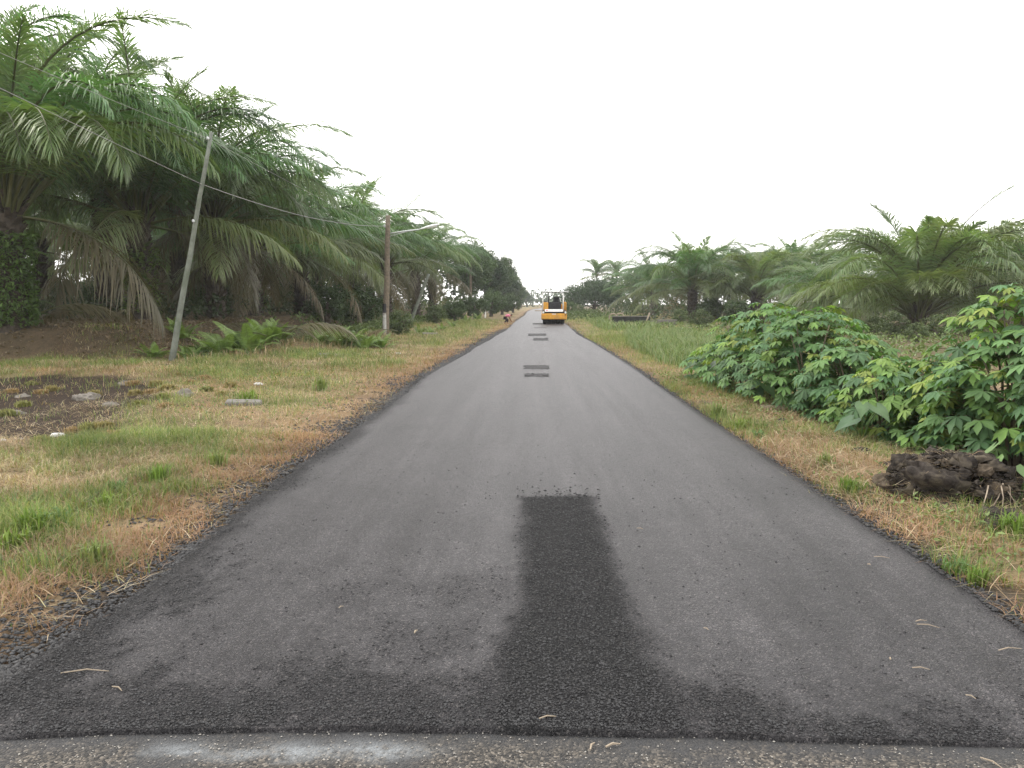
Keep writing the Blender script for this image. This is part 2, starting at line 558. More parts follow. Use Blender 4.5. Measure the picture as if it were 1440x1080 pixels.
def leafmould(x, y):
    """dark litter of the plantation floor and the cut bank face"""
    wob = 1.2 * (fbm(np.asarray(x) * .35, np.asarray(y) * .35, 31) - .5)
    inside = np.minimum(-12.3 - x + wob, y - 23.6 + wob * .8)
    a = sstep(-1.3, .2, inside)
    return np.maximum(a, sstep(9, 13, x) * sstep(18, 26, y) * .7)


def ground_color(x, y):
    n = fbm(x * 1.1, y * 1.1, 61); n2 = fbm(x * 6, y * 6, 63)
    straw = np.array((.25, .185, .118)); dirt = np.array((.15, .105, .07)); gr = np.array((.10, .125, .04))
    soil = np.array((.036, .026, .020)); mould = np.array((.07, .055, .038)); tar = np.array((.03, .03, .032))
    t = sstep(.35, .65, n * .6 + n2 * .4)[..., None]
    c = straw * t + dirt * (1 - t)
    g = greenness(x, y)[..., None]
    c = c * (1 - g * .8) + gr * g * .8
    lm = leafmould(x, y)[..., None] * (.75 + .25 * n2[..., None]); c = c * (1 - lm) + mould * lm
    s = bare(x, y)[..., None]; c = c * (1 - s) + soil * s
    e = np.maximum(XL(y) - x, x - XR(y))                         # asphalt crumbs pressed into the verge
    tr = (sstep(.5, .0, e + .55 * (fbm(x * 3, y * 1.5, 67) - .5)) * .85)[..., None]
    c = c * (1 - tr) + tar * tr
    return c


# ------------------------------------------------------------------ ground, road, apron
def grid_axis(segs):
    o = []
    for a, b, st in segs:
        o += list(np.arange(a, b - 1e-6, st))
    o.append(segs[-1][1])
    return np.array(o)


gx = grid_axis([(-360, -60, 30), (-60, -20, 2.0), (-20, -12, .28), (-12, -6, .16), (-6, 9, .10), (9, 14, .3), (14, 30, 1.0), (30, 60, 3), (60, 360, 30)])
gy = grid_axis([(-110, -20, 30), (-20, 2, 2.0), (2, 12, .09), (12, 20, .14), (20, 34, .22), (34, 60, .6), (60, 130, 2), (130, 300, 10), (300, 700, 100)])
X, Y = np.meshgrid(gx, gy)
Z = hgt(X, Y)


def grid_faces(ny, nx):
    i = np.arange(ny * nx).reshape(ny, nx)
    return np.stack([i[:-1, :-1], i[:-1, 1:], i[1:, 1:], i[1:, :-1]], -1).reshape(-1, 4)


gc = ground_color(X.ravel(), Y.ravel())
tag(link('ground', mesh_np('ground', np.stack([X.ravel(), Y.ravel(), Z.ravel()], 1), [grid_faces(len(gy), len(gx))], M_GROUND, gc, True)), kind='structure')

LOOSE = [([G(*p) for p in pts], k) for pts, k in (
    (((735, 700), (828, 698), (850, 745), (872, 815), (890, 870), (915, 925), (945, 955), (980, 1034), (690, 1034), (690, 940), (733, 850)), 1.0),
    (((-150, 985), (60, 990), (220, 985), (400, 960), (520, 945), (620, 955), (690, 925), (960, 945), (1080, 982), (1250, 1008), (1500, 1025), (1500, 1052), (-150, 1047)), .72),
    (((-80, 1010), (130, 880), (260, 785), (320, 745), (290, 800), (220, 875), (150, 940), (170, 1005), (0, 1044), (-150, 1045)), .8),
    (((1080, 990), (1300, 1015), (1500, 1020), (1500, 1050), (1180, 1036)), .5),
    (((480, 905), (640, 890), (690, 930), (600, 960), (500, 945)), .35),
    (((420, 805), (600, 815), (735, 800), (735, 850), (600, 850), (440, 840)), .28))]


def looseness(x, y):
    s = np.zeros(np.shape(x))
    wn = .55 * (fbm(np.asarray(x) * 5, np.asarray(y) * 3, 71, 5) - .5) + .45 * (fbm(np.asarray(x) * 16, np.asarray(y) * 12, 72, 4) - .5)
    for P, k in LOOSE:
        w_, a_ = (.09, .14) if k == 1 else (.30, 1.3)
        s = np.maximum(s, k * sstep(-w_, w_, poly_sd(x, y, P) + a_ * wn))
    eL = x - XL(y)
    s = np.maximum(s, .75 * sstep(.28, .05, eL + .3 * (fbm(np.asarray(x) * 2, np.asarray(y) * 1.2, 73) - .5)) * sstep(22, 6, y))
    s = np.maximum(s, .4 * sstep(.12, .02, XR(y) - x))
    return np.clip(s, 0, 1)


ry = grid_axis([(0, 4, .035), (4, 9, .05), (9, 20, .14), (20, 45, .4), (45, 110, 1.5), (110, 420, 6)])
nu = 150
us = np.linspace(0, 1, nu)
ROWS = []
lipbase = 2.6
V = []
for j, yy in enumerate(ry):
    rag = .05 * (fbm(np.array([yy * 2.2]), np.array([.3]), 81)[0] - .5) * 2 + .05 * (vnoise(np.array([yy * 9]), np.array([.7]), 83)[0] - .5)
    xl = float(XL(max(yy, 2.9))) + rag - (.12 if yy < 8 else 0) * rnd.random() * .5
    xr = float(XR(max(yy, 2.9))) + .03 * (vnoise(np.array([yy * 3]), np.array([.2]), 85)[0] - .5)
    V.append(np.stack([xl + us * (xr - xl), np.full(nu, yy)], 1))
V = np.array(V)
RXg, RYg = V[..., 0], V[..., 1]
# the near end follows the wavy lip where the new mat stops on the old pavement
RYg = np.where(RYg < 4.0, lip_y(RXg) + (RYg / 4.0) * (4.0 - lip_y(RXg)), RYg)
lo = looseness(RXg, RYg)
seam = RXg - (-.06 + .03 * np.sin(RYg * .7))
RZg = .006 * np.sin(RYg * .55 + RXg) + .014 * lo * (.5 + fbm(RXg * 9, RYg * 9, 87))
eb = np.minimum(us[None, :], 1 - us[None, :]) * (RXg[:, -1:] - RXg[:, :1])
RZg = RZg - .02 * sstep(.16, 0, eb)
RZg = RZg - .008 * sstep(.12, 0, RYg - lip_y(RXg))
rc = np.zeros((RXg.size, 3)); rc[:, 0] = lo.ravel()
ny_ = len(ry)
top = np.stack([RXg.ravel(), RYg.ravel(), RZg.ravel()], 1)
idx = np.arange(ny_ * nu).reshape(ny_, nu)
ring = np.concatenate([idx[0, :], idx[1:, -1], idx[-1, -2::-1], idx[-2:0:-1, 0]])
sk = top[ring].copy(); sk[:, 2] = -.07
cxy = np.array([0, 60.0])
sk[:, 0] += np.where(sk[:, 0] < (XL(sk[:, 1]) + XR(sk[:, 1])) / 2, -.03, .03)
sk[:len(idx[0]), 1] -= .02
n0 = len(top); rr = np.arange(len(ring)); r2 = (rr + 1) % len(ring)
skf = np.stack([ring[rr], n0 + rr, n0 + r2, ring[r2]], 1)
tag(link('road', mesh_np('road', np.concatenate([top, sk]), [grid_faces(ny_, nu), skf], M_ASPH, np.concatenate([rc, rc[ring]]), True)), kind='structure')

# old pavement the new mat butts onto
ox = np.linspace(-7, 7, 140); oy = np.concatenate([np.arange(-25, 1.8, .8), np.linspace(1.8, 3.3, 40)])
OX, OY = np.meshgrid(ox, oy)
OZ = np.full(OX.shape, -.016) + .006 * (fbm(OX * 3, OY * 3, 91) - .5)
blobs = np.zeros(OX.shape)
for p, r_ in (((258, 1046), .10), ((420, 1047), .11), ((530, 1045), .13), ((320, 1055), .06)):
    bx, by = G(*p)
    blobs = np.maximum(blobs, sstep(1.3, .4, np.hypot((OX - bx) / (r_ * 1.5), (OY - by) / (r_ * .7)) + .8 * (fbm(OX * 12, OY * 12, 93) - .5)))
bfac = sstep(.10, .0, lip_y(OX) - OY - .05 * fbm(OX * 3, OY * 3, 95))
oc = np.zeros((OX.size, 3)); oc[:, 0] = blobs.ravel(); oc[:, 1] = bfac.ravel()
tag(link('old_road', mesh_np('old_road', np.stack([OX.ravel(), OY.ravel(), OZ.ravel()], 1), [grid_faces(len(oy), len(ox))], M_OLD, oc, True)), kind='structure')

# small square patches of fresh mix further along the road
for k, (x0, y0, x1, y1) in enumerate(((737, 513.5, 772, 519), (738, 525, 772, 530), (750, 475.5, 771, 479), (743, 469, 768, 472.8), (749, 454.2, 766, 456.4), (752, 460.5, 768, 461.4))):
    P = [G(x0, y1), G(x1, y1), G(x1, y0), G(x0, y0)]
    m = 14
    vs = []; 
    a = np.array(P)
    for i in range(4):
        for t in np.linspace(0, 1, m, endpoint=False):
            p = a[i] * (1 - t) + a[(i + 1) % 4] * t
            vs.append((p[0] + rnd.uniform(-.04, .04), p[1] + rnd.uniform(-.1, .1) * (1 if p[1] < 25 else 2)))
    c = a.mean(0)
    rz_ = lambda p: .006 * math.sin(p[1] * .55 + p[0])
    V2 = [(c[0], c[1], rz_(c) + .006)] + [(p[0], p[1], rz_(p) + .004) for p in vs]
    nV = len(vs)
    f3 = [(0, 1 + i, 1 + (i + 1) % nV) for i in range(nV)]
    f4 = []
    tag(link('asphalt_patch', mesh_np('asphalt_patch', V2, [f3, f4], M_ASPH, np.tile((.55, 0, 0), (len(V2), 1)))), kind='structure')


# ------------------------------------------------------------------ scattered stuff: stones, grass
OCT = np.array([(1, 0, 0), (-.5, .87, 0), (-.5, -.87, 0), (0, 0, .8), (0.1, 0, -.5)])
OCTF = np.array([(0, 1, 3), (1, 2, 3), (2, 0, 3), (1, 0, 4), (2, 1, 4), (0, 2, 4)])


def stones(name, x, y, z, size, mat_, label, cat, flat=.7):
    n = len(x)
    a = nrs.uniform(0, 2 * np.pi, n); ca, sa = np.cos(a), np.sin(a)
    o = OCT[None] * (1 + nrs.uniform(-.35, .35, (n, 5, 3)))
    o = o * (size[:, None, None] * nrs.uniform(.7, 1.3, (n, 1, 3)))
    o[..., 2] *= flat
    V = np.stack([o[..., 0] * ca[:, None] - o[..., 1] * sa[:, None] + x[:, None], o[..., 0] * sa[:, None] + o[..., 1] * ca[:, None] + y[:, None], o[..., 2] + z[:, None]], -1)
    F = OCTF[None] + (np.arange(n) * 5)[:, None, None]
    o_ = link(name, mesh_np(name, V.reshape(-1, 3), [F.reshape(-1, 3)], mat_))
    return tag(o_, label, cat, kind='stuff')


# loose uncompacted mix lying on the dark strip
n = 130000
sx = nrs.uniform(-3.3, 3.0, n); sy = lip_y(sx) + (nrs.uniform(0, 1, n) ** 1.7) * 6.0
keep = (nrs.uniform(0, 1, n) < (.012 + looseness(sx, sy) ** 1.5 * .95)) & (sy > lip_y(sx) + .01) & (sx > XL(sy)) & (sx < XR(sy))
sx, sy = sx[keep], sy[keep]
lo_ = looseness(sx, sy)
sz = .006 * np.sin(sy * .55 + sx) + .014 * lo_ * (.5 + fbm(sx * 9, sy * 9, 87))
stones('loose_asphalt_stones', sx, sy, sz - .008 * sstep(.12, 0, sy - lip_y(sx)) + .001, nrs.uniform(.003, .0095, len(sx)), M_ASTONE, 'dark loose asphalt stones on the uncompacted strip of the road', 'gravel')
# crumbs spilt along the road's edges and at the far end of the strip
n = 26000
sy = 2.8 + nrs.uniform(0, 1, n) ** 2.2 * 45
e = np.abs(nrs.normal(0, .16, n)) - .05
sidel = nrs.uniform(0, 1, n) < .8
e = np.where(sidel, e * (1 + 1.6 * (fbm(sy * .8, sy * 0, 97) > .52)), e * .4)
sx = np.where(sidel, XL(sy) - e, XR(sy) + e)
stones('asphalt_crumbs', sx, sy, np.maximum(hgt(sx, sy), -.02) + .004, nrs.uniform(.006, .02, n) * (1 + sy / 25), M_ASTONE, 'black asphalt crumbs spilt along the edges of the road', 'gravel')
px_, py_ = np.clip(nrs.normal(785, 32, 170), 728, 842), 699 - nrs.gamma(1.3, 5, 170) + 5
pp = np.array([G(a, b) for a, b in zip(px_, py_)])
stones('asphalt_crumb_row', pp[:, 0], pp[:, 1], np.full(len(pp), .01), nrs.uniform(.004, .016, len(pp)), M_ASTONE, 'row of crumbs where the loose strip ends across the road', 'gravel')
n = 2600
sx = nrs.uniform(-3.6, 3.6, n); sy = lip_y(sx) - nrs.uniform(.0, .5, n)
stones('grit', sx, sy, np.full(n, -.014), nrs.uniform(.002, .006, n), M_GRIT, 'pale grit lying on the worn old pavement', 'gravel')


def blades(name, x, y, ln, wd, lean, col, label, simple=False, cat='grass', z0=None):
    """grass: bent tapering blades; lean 0 upright .. 1 lying"""
    n = len(x)
    z = hgt(x, y) if z0 is None else z0
    a = nrs.uniform(0, 2 * np.pi, n)
    dx, dy = np.cos(a), np.sin(a); px, py = -dy, dx
    up = np.cos(lean * 1.45); ho = np.sin(lean * 1.45)
    b0 = np.stack([x, y, z - .01], 1)
    W = np.stack([px, py, np.zeros(n)], 1) * (wd / 2)[:, None]
    D1 = np.stack([dx * ho * .45, dy * ho * .45, up * .6 + .03], 1) * ln[:, None]
    D2 = np.stack([dx * (ho + .18), dy * (ho + .18), up * .85 + .015], 1) * ln[:, None]
    if simple:
        V = np.stack([b0 - W, b0 + W, b0 + D2], 1)
        F = [(np.arange(n) * 3)[:, None] + np.array([0, 1, 2])]
        k = 3; sh = np.array((.75, .75, 1.1))
    else:
        V = np.stack([b0 - W * .8, b0 + W * .8, b0 + D1 - W * .8, b0 + D1 + W * .8, b0 + D2], 1)
        i = (np.arange(n) * 5)[:, None]
        F = [i + np.array([2, 3, 4]), i + np.array([0, 1, 3, 2])]
        k = 5; sh = np.ones(5)
    cc = (col[:, None, :] * np.ones(k)[None, :, None]).reshape(-1, 3)
    o = link(name, mesh_np(name, V.reshape(-1, 3), F, M_GRASS, cc))
    return tag(o, label, cat, kind='stuff')


STRAW = np.array([(.40, .31, .20), (.33, .24, .145), (.27, .185, .11), (.47, .40, .28), (.23, .17, .11), (.30, .27, .15)])
GREEN = np.array([(.16, .21, .055), (.12, .18, .05), (.21, .24, .08), (.10, .16, .06), (.26, .26, .11)])


def pick(pal, n): return pal[nrs.randint(0, len(pal), n)] * nrs.uniform(.75, 1.2, (n, 1))


def verge(name, x, y, scale, label, simple, dens=1.0):
    g = greenness(x, y); b_ = bare(x, y); lm = leafmould(x, y)
    e = np.maximum(XL(y) - x, x - XR(y))
    tuft = fbm(x * 3.5, y * 3.5, 101)
    keep = (e > .02 + .25 * (fbm(x * 2, y * 1.3, 103) - .3) * (x < 0)) & (nrs.uniform(0, 1, len(x)) < (1 - .88 * b_) * (1 - .55 * lm) * sstep(.3, .62, tuft + .28 * g) * np.where(x < 0, sstep(0, .5, e) * .7 + .3, 1))
    x, y, g, tuft = x[keep], y[keep], g[keep], tuft[keep]
    n = len(x)
    isg = nrs.uniform(0, 1, n) < g * .9 + .04
    col = np.where(isg[:, None], pick(GREEN, n), pick(STRAW, n))
    rust = sstep(.55, .7, fbm(x * .5, y * .5, 107))[:, None] * (~isg)[:, None] * .35
    col = col * (1 - rust) + np.array((.30, .15, .06)) * nrs.uniform(.7, 1.2, (n, 1)) * rust
    big = (.55 + .9 * fbm(x * 1.3, y * 1.3, 115))[:, None]; nr = (sstep(1.8, .3, np.maximum(XL(y) - x, x - XR(y))) * .75)[:, None] * (~isg)[:, None]
    col = col * big; col = col * (1 - nr) + np.array((.27, .155, .095)) * big * nr * 1.05
    lean = np.where(isg, nrs.uniform(.1, .65, n), nrs.uniform(.35, 1.0, n))
    ln = np.where(isg, nrs.uniform(.05, .17, n) * (.7 + .8 * g), nrs.uniform(.05, .15, n)) * (.75 + .6 * tuft) * scale[keep] ** .35
    wd = nrs.uniform(.003, .0065, n) * scale[keep]
    blades(name, x, y, ln, wd, lean, col, label, simple)


def strip(n, y0, y1, xo0, xo1, side, p=1.0):
    y = y0 + (y1 - y0) * nrs.uniform(0, 1, n) ** p
    o = xo0 + (xo1 - xo0) * nrs.uniform(0, 1, n)
    return (XL(y) - o if side < 0 else XR(y) + o), y


x, y = strip(150000, 3.6, 9.5, -.1, 5.2, -1); verge('verge_grass', x, y, np.full(len(x), 1.), 'short dry and green grass beside the coarse black road edge', False)
x, y = strip(125000, 9.5, 25, -.05, 12.5, -1); verge('verge_grass', x, y, 1 + (y - 9) / 12, 'patchy dry grass round the bare soil and the poles', False)
x, y = strip(90000, 25, 75, -.05, 11, -1, 1.5); verge('verge_grass', x, y, 2.4 + (y - 25) / 18, 'dry grass along the road below the palms', True)
x, y = strip(85000, 3.3, 16, .0, 2.6, 1, 1.2); verge('verge_grass', x, y, np.full(len(x), 1.1), 'dry straw and grass between road and cassava', False)
x, y = strip(80000, 16, 38, .0, 8, 1, 1.2); verge('verge_grass', x, y, 1.6 + (y - 16) / 12, 'tall grass beyond the cassava patch', True)
x, y = strip(60000, 38, 110, .0, 22, 1, 1.3); verge('verge_grass', x, y, 3.2 + (y - 38) / 18, 'rough green grass on the open ground near the dark concrete wall', True)


# long dead straws lying matted on the verges
def straw_mat(x, y, label, l0, l1):
    k = (fbm(x * 1.7, y * 1.7, 117) + nrs.uniform(-.15, .15, len(x)) > .45) & (np.maximum(XL(y) - x, x - XR(y)) > .1)
    x, y = x[k], y[k]; n = len(x)
    blades('dead_straw', x, y, nrs.uniform(l0, l1, n), nrs.uniform(.003, .006, n), nrs.uniform(.9, 1.04, n), pick(np.concatenate([STRAW, STRAW * 1.15]), n), label, cat='straw', z0=hgt(x, y) + nrs.uniform(.012, .05, n))


x, y = strip(11000, 3.4, 13, .1, 2.2, 1); straw_mat(x, y, 'long dead straws matted on the verge below the cassava', .12, .38)
x, y = strip(14000, 3.6, 14, .1, 5.5, -1); straw_mat(x, y, 'long dead straws matted between the green grass and the road', .08, .25)

# tall soft green grass field behind the cassava
def field(name, n, poly, l0, l1, w0, cols, label, lean=(.1, .5)):
    P = [G(*p) for p in poly]
    a = np.array(P); lo_b, hi_b = a.min(0), a.max(0)
    x = nrs.uniform(lo_b[0], hi_b[0], n); y = nrs.uniform(lo_b[1], hi_b[1], n)
    k = (poly_sd(x, y, P) + .8 * (fbm(x * 1.2, y * 1.2, 109) - .5) > 0) & (fbm(x * 1.5, y * 1.5, 111) + nrs.uniform(-.25, .25, n) > .42)
    x, y = x[k], y[k]; n = len(x)
    tu = fbm(x * .9, y * .9, 113)
    blades(name, x, y, nrs.uniform(l0, l1, n) * (.6 + .8 * tu), nrs.uniform(.7, 1.3, n) * w0, nrs.uniform(lean[0], lean[1], n), pick(cols, n), label)


LUSH = np.array([(.13, .19, .075), (.16, .215, .09), (.19, .23, .115), (.11, .165, .065), (.22, .235, .13)])
field('tall_grass', 26000, ((880, 470), (960, 468), (1020, 480), (1010, 500), (985, 520), (930, 510), (885, 490)), .25, .55, .02, LUSH, 'pale lush tall grass beyond the first cassava plants')
field('tall_grass', 7000, ((820, 446), (860, 446), (930, 462), (880, 468), (840, 462)), .3, .6, .05, LUSH, 'lush tall grass in front of the low dark concrete wall')
field('tall_grass', 12000, ((240, 506), (420, 500), (560, 485), (540, 470), (330, 480), (250, 490)), .15, .4, .018, np.concatenate([LUSH * .7, STRAW]), 'mixed grass and weeds at the foot of the leaning pole')


# ------------------------------------------------------------------ oil palms
def arc(L, e0, e1, n, pw=1.25):
    """rachis points in the xz plane; elevation e0 at the base to e1 at the tip (degrees)"""
    p = [np.zeros(3)]; T = []
    for i in range(n):
        s = (i + .5) / n
        a = R(e0 + (e1 - e0) * s ** pw)
        t = np.array((math.cos(a), 0, math.sin(a))); T.append(t)
        p.append(p[-1] + t * L / n)
    T.append(T[-1])
    return np.array(p), np.array(T)


def frond_mesh(name, seed, L=6.6, e0=70, e1=0, nl=125, pet=.17, lmax=1.08, droop=.35, vee=25, green=(.047, .083, .040), tipb=.0, gap=.03, lw=.048):
    r = np.random.RandomState(seed)
    ns = 16
    P, T = arc(L, e0, e1, ns)
    P[:, 1] += np.linspace(0, 1, ns + 1) ** 2 * r.uniform(-.5, .5)
    V = []; Q = []; F = []; K = []
    g = np.array(green); rach = np.array((.13, .14, .06)) * .8
    for i in range(ns + 1):                     # rachis: three-sided, tapering
        s = i / ns; rad = .075 * (1 - s) ** 1.1 + .008
        if i == 0: rad = .11
        up = np.cross(T[i], (0, 1, 0)); up = -up if up[2] < 0 else up
        for k in range(3):
            a = 2.1 * k + .5
            V.append(P[i] + np.array((0, 1, 0)) * math.cos(a) * rad + up * math.sin(a) * rad * .8)
            K.append(rach * (1.15 - .5 * s))
    for i in range(ns):
        for k in range(3): Q.append((i * 3 + k, i * 3 + (k + 1) % 3, i * 3 + 3 + (k + 1) % 3, i * 3 + 3 + k))
    for side in (-1, 1):
        for j in range(nl):
            s = pet + (1 - pet) * (j + r.uniform(0, .8)) / nl
            if r.rand() < gap: continue
            f = s * ns; i = min(int(f), ns - 1); f -= i
            b = P[i] * (1 - f) + P[i + 1] * f
            t = T[i]
            up = np.cross(t, (0, 1, 0)); up = -up if up[2] < 0 else up
            if abs(t[2]) > .985: up = np.array((-1., 0, 0))
            q = (s - pet) / (1 - pet)
            ln = lmax * (.35 + .65 * math.sin(math.pi * min(1, (.18 + .82 * q)) ** .9)) * r.uniform(.85, 1.12)
            if q > .9: ln *= 1 - (q - .9) * 3
            fw = R(20 + 26 * q + 22 * max(0, q - .75) / .25 + r.uniform(-10, 10))          # sweep towards the tip
            lift = R(vee + r.choice((-22, 4, 26)) + r.uniform(-9, 9))
            sd = np.array((0, side, 0.))
            d = t * math.sin(fw) + (sd * math.cos(lift) + up * math.sin(lift)) * math.cos(fw)
            d /= np.linalg.norm(d)
            wv = np.cross(d, up); wv /= np.linalg.norm(wv) + 1e-9
            wv = wv * math.cos(.5) + up * math.sin(.5) * side
            w_ = lw * (.6 + .4 * math.sin(math.pi * q ** .8)) * r.uniform(.8, 1.15)
            dr = droop * ln * r.uniform(.6, 1.5)
            m1 = b + d * ln * .55 + np.array((0, 0, -dr * .3))
            tip = b + d * ln * .93 + np.array((0, 0, -dr))
            n0 = len(V)
            V += [b - wv * w_ * .25, b + wv * w_ * .25, m1 - wv * w_ * .5, m1 + wv * w_ * .5, tip]
            c = g * r.uniform(.78, 1.25) * np.array((1 + r.uniform(-.1, .12), 1, 1 + r.uniform(-.12, .1)))
            br = tipb * r.uniform(.3, 1)
            c = c * (1 - br) + np.array((.17, .135, .085)) * br
            K += [c, c, c, c, c * .8 + np.array((.09, .08, .045)) * .35]
            Q.append((n0, n0 + 1, n0 + 3, n0 + 2)); F.append((n0 + 2, n0 + 3, n0 + 4))
    return mesh_np(name, V, [Q, F], M_PALM, np.array(K))


GA = (.080, .158, .064); GB = (.104, .168, .058); GC = (.128, .168, .072)
FR = {
    'spear': [frond_mesh('frond_spear', 1, 5.8, 84, 30, vee=38, droop=.15, green=GB, lmax=.85), frond_mesh('frond_spear', 2, 5.6, 80, 10, vee=34, droop=.2, green=GB, lmax=.9)],
    'up': [frond_mesh('frond_up', 3, 7.0, 80, -38, vee=26, droop=.4, green=GA), frond_mesh('frond_up', 4, 7.2, 75, -30, vee=22, droop=.4, green=GB), frond_mesh('frond_up', 5, 6.8, 76, -50, vee=20, droop=.45, green=GA), frond_mesh('frond_up', 14, 7.3, 83, -24, vee=28, droop=.35, green=GB)],
    'mid': [frond_mesh('frond_mid', 6, 6.9, 58, -46, vee=10, droop=.5, green=GA), frond_mesh('frond_mid', 7, 6.6, 50, -34, vee=12, droop=.45, green=GA), frond_mesh('frond_mid', 8, 6.7, 54, -62, vee=6, droop=.55, green=GB, tipb=.08)],
    'low': [frond_mesh('frond_low', 9, 6.5, 28, -40, vee=2, droop=.5, green=GC, tipb=.06), frond_mesh('frond_low', 10, 6.4, 22, -30, vee=4, droop=.45, green=GA, tipb=.0), frond_mesh('frond_low', 11, 6.2, 10, -52, vee=-2, droop=.6, green=GC, tipb=.15)],
    'hang': [frond_mesh('frond_hanging', 12, 5.6, -18, -80, vee=-10, droop=.6, green=(.12, .10, .06), tipb=.8, gap=.25, lw=.04), frond_mesh('frond_hanging', 13, 5.2, -5, -76, vee=-6, droop=.8, green=(.085, .085, .05), tipb=.45, gap=.12)],
}


YA = (.115, .170, .070); YB = (.135, .180, .075)
FRY = {'spear': FR['spear'], 'hang': FR['hang'],
       'up': [frond_mesh('frond_up', 23, 7.0, 78, -42, vee=28, droop=.35, green=YA), frond_mesh('frond_up', 24, 7.2, 72, -30, vee=24, droop=.35, green=YB), frond_mesh('frond_up', 25, 7.0, 82, -28, vee=30, droop=.3, green=YB)],
       'mid': [frond_mesh('frond_mid', 26, 6.9, 58, -46, vee=10, droop=.5, green=YA), frond_mesh('frond_mid', 27, 6.6, 44, -34, vee=14, droop=.42, green=YB)],
       'low': [frond_mesh('frond_low', 28, 6.2, 30, -30, vee=4, droop=.5, green=YA, tipb=.1)]}


def trunk_mesh(name, seed, h, rad):
    """oil palm trunk: core wrapped in the stubs of cut leaf bases"""
    r = np.random.RandomState(seed); mb = MB()
    n, rows = 12, max(3, int(h / .35))
    v = []; f = []
    for i in range(rows + 1):
        z = -.25 + (h + .35) * i / rows
        rr = rad * (.82 + .06 * r.rand()) * (1.18 if i == 0 else 1)
        for k in range(n): a = 2 * math.pi * k / n; q = rr * r.uniform(.92, 1.08); v.append((q * math.cos(a), q * math.sin(a), z))
    for i in range(rows):
        for k in range(n): f.append((i * n + k, i * n + (k + 1) % n, (i + 1) * n + (k + 1) % n, (i + 1) * n + k))
    f.append(tuple(rows * n + k for k in range(n)))
    mb.add(v, f)
    cnt = int(h * 26)
    for i in range(cnt):
        z = h * (i + .5) / cnt; a = i * 2.39996
        l = r.uniform(.16, .34) + (.18 if z > h - .8 else 0); wd = r.uniform(.09, .14)
        c = Vector((math.cos(a), math.sin(a), 0)); s = Vector((-c.y, c.x, 0))
        b = c * rad * .78 + Vector((0, 0, z)); t = b + c * l * .75 + Vector((0, 0, l))
        mb.add([b - s * wd, b + s * wd, t + s * wd * .6, t - s * wd * .6, b - s * wd * .8 + Vector((0, 0, .16)) , b + s * wd * .8 + Vector((0, 0, .16))],
               [(0, 1, 2, 3), (4, 3, 2, 5), (0, 3, 4), (1, 5, 2)])
    return mb.mesh(name, M_TRUNK)


TRUNKS = {h: trunk_mesh('trunk', int(h * 10), h, .46) for h in (.8, 2.6, 3.4, 4.4)}


def oil_palm(x, y, hub, label, group, size=1.0, n=36, seed=0, low=1.0, hang=3, up=1.0, az=None, z=None, arch=False, pale=False):
    r = random.Random(seed * 31 + 5)
    z0 = HZ(x, y) if z is None else z
    root = empty('oil_palm', (x, y, z0), r.uniform(0, 6.28) if az is None else az, label, 'palm', group)
    fs = FRY if pale else FR
    th = max(.5, hub - z0)
    key = min(TRUNKS, key=lambda q: abs(q - th))
    link('trunk', TRUNKS[key], root, sc=(1, 1, th / key))
    a = r.uniform(0, 6.28)
    for i in range(n):
        q = i / n
        lv = 'spear' if q < .09 else 'up' if q < .09 + .34 * up else 'mid' if q < .70 else 'low'
        if lv == 'low' and r.random() > low: lv = 'mid'
        me = r.choice(fs[lv][:3] if arch else fs[lv])
        a += 2.39996 + r.uniform(-.25, .25)
        rr = .12 + .3 * q
        s = size * r.uniform(.88, 1.1)
        o = link('frond', me, root, (math.cos(a) * rr, math.sin(a) * rr, th - .05 - .5 * q), (r.uniform(-.16, .16), r.uniform(-.1, .1), a), (s, s * r.uniform(.9, 1.1), s))
    for i in range(hang):
        a += 2.39996 + r.uniform(-.4, .4)
        o = link('frond', r.choice(FR['hang']), root, (math.cos(a) * .42, math.sin(a) * .42, th - .6), (0, 0, a), size * r.uniform(.75, 1.0))
        o['label'] = 'drooping dry brownish frond'
    return root


GP_L = 'oil palms of the plantation beside the poles'
L_PALMS = [  # x, y, hub z, label
    (-16.6, 24.6, 4.9, 'big oil palm on the bank edge, trunk wrapped in leafy creeper', 1.22, 48),
    (-15.9, 31.5, 5.3, 'oil palm with fern-clad trunk behind the leaning concrete pole', 1.2, 48),
    (-14.8, 36.2, 5.6, 'tall oil palm whose crown closes the gap over the leaning pole', 1.1, 46),
    (-15.2, 42.5, 4.8, 'oil palm with long drooping fronds beyond the leaning pole', 1.08, 42),
    (-14.6, 49.0, 4.9, 'oil palm rising behind the ferns near the street lamp pole', 1.08, 42),
    (-13.2, 57.5, 5.1, 'oil palm directly behind the timber street lamp pole', 1.04, 40),
    (-12.4, 66.0, 5.2, 'oil palm behind the slanted stay pole past the street lamp', 1.04, 40),
    (-11.4, 75.5, 5.4, 'oil palm past the slanted stay pole, with yellowish crown top', 1.0, 34),
    (-11.0, 85.0, 5.6, 'last oil palm before the broadleaf roadside trees', 1.04, 40),
]
for i, (x, y, hb, lb, sz, n) in enumerate(L_PALMS):
    oil_palm(x, y, hb, lb, GP_L, sz, n, seed=i + 1, hang=(1, 2)[i] if i < 2 else 4, low=(0., .15)[i] if i < 2 else .6)
k = 0
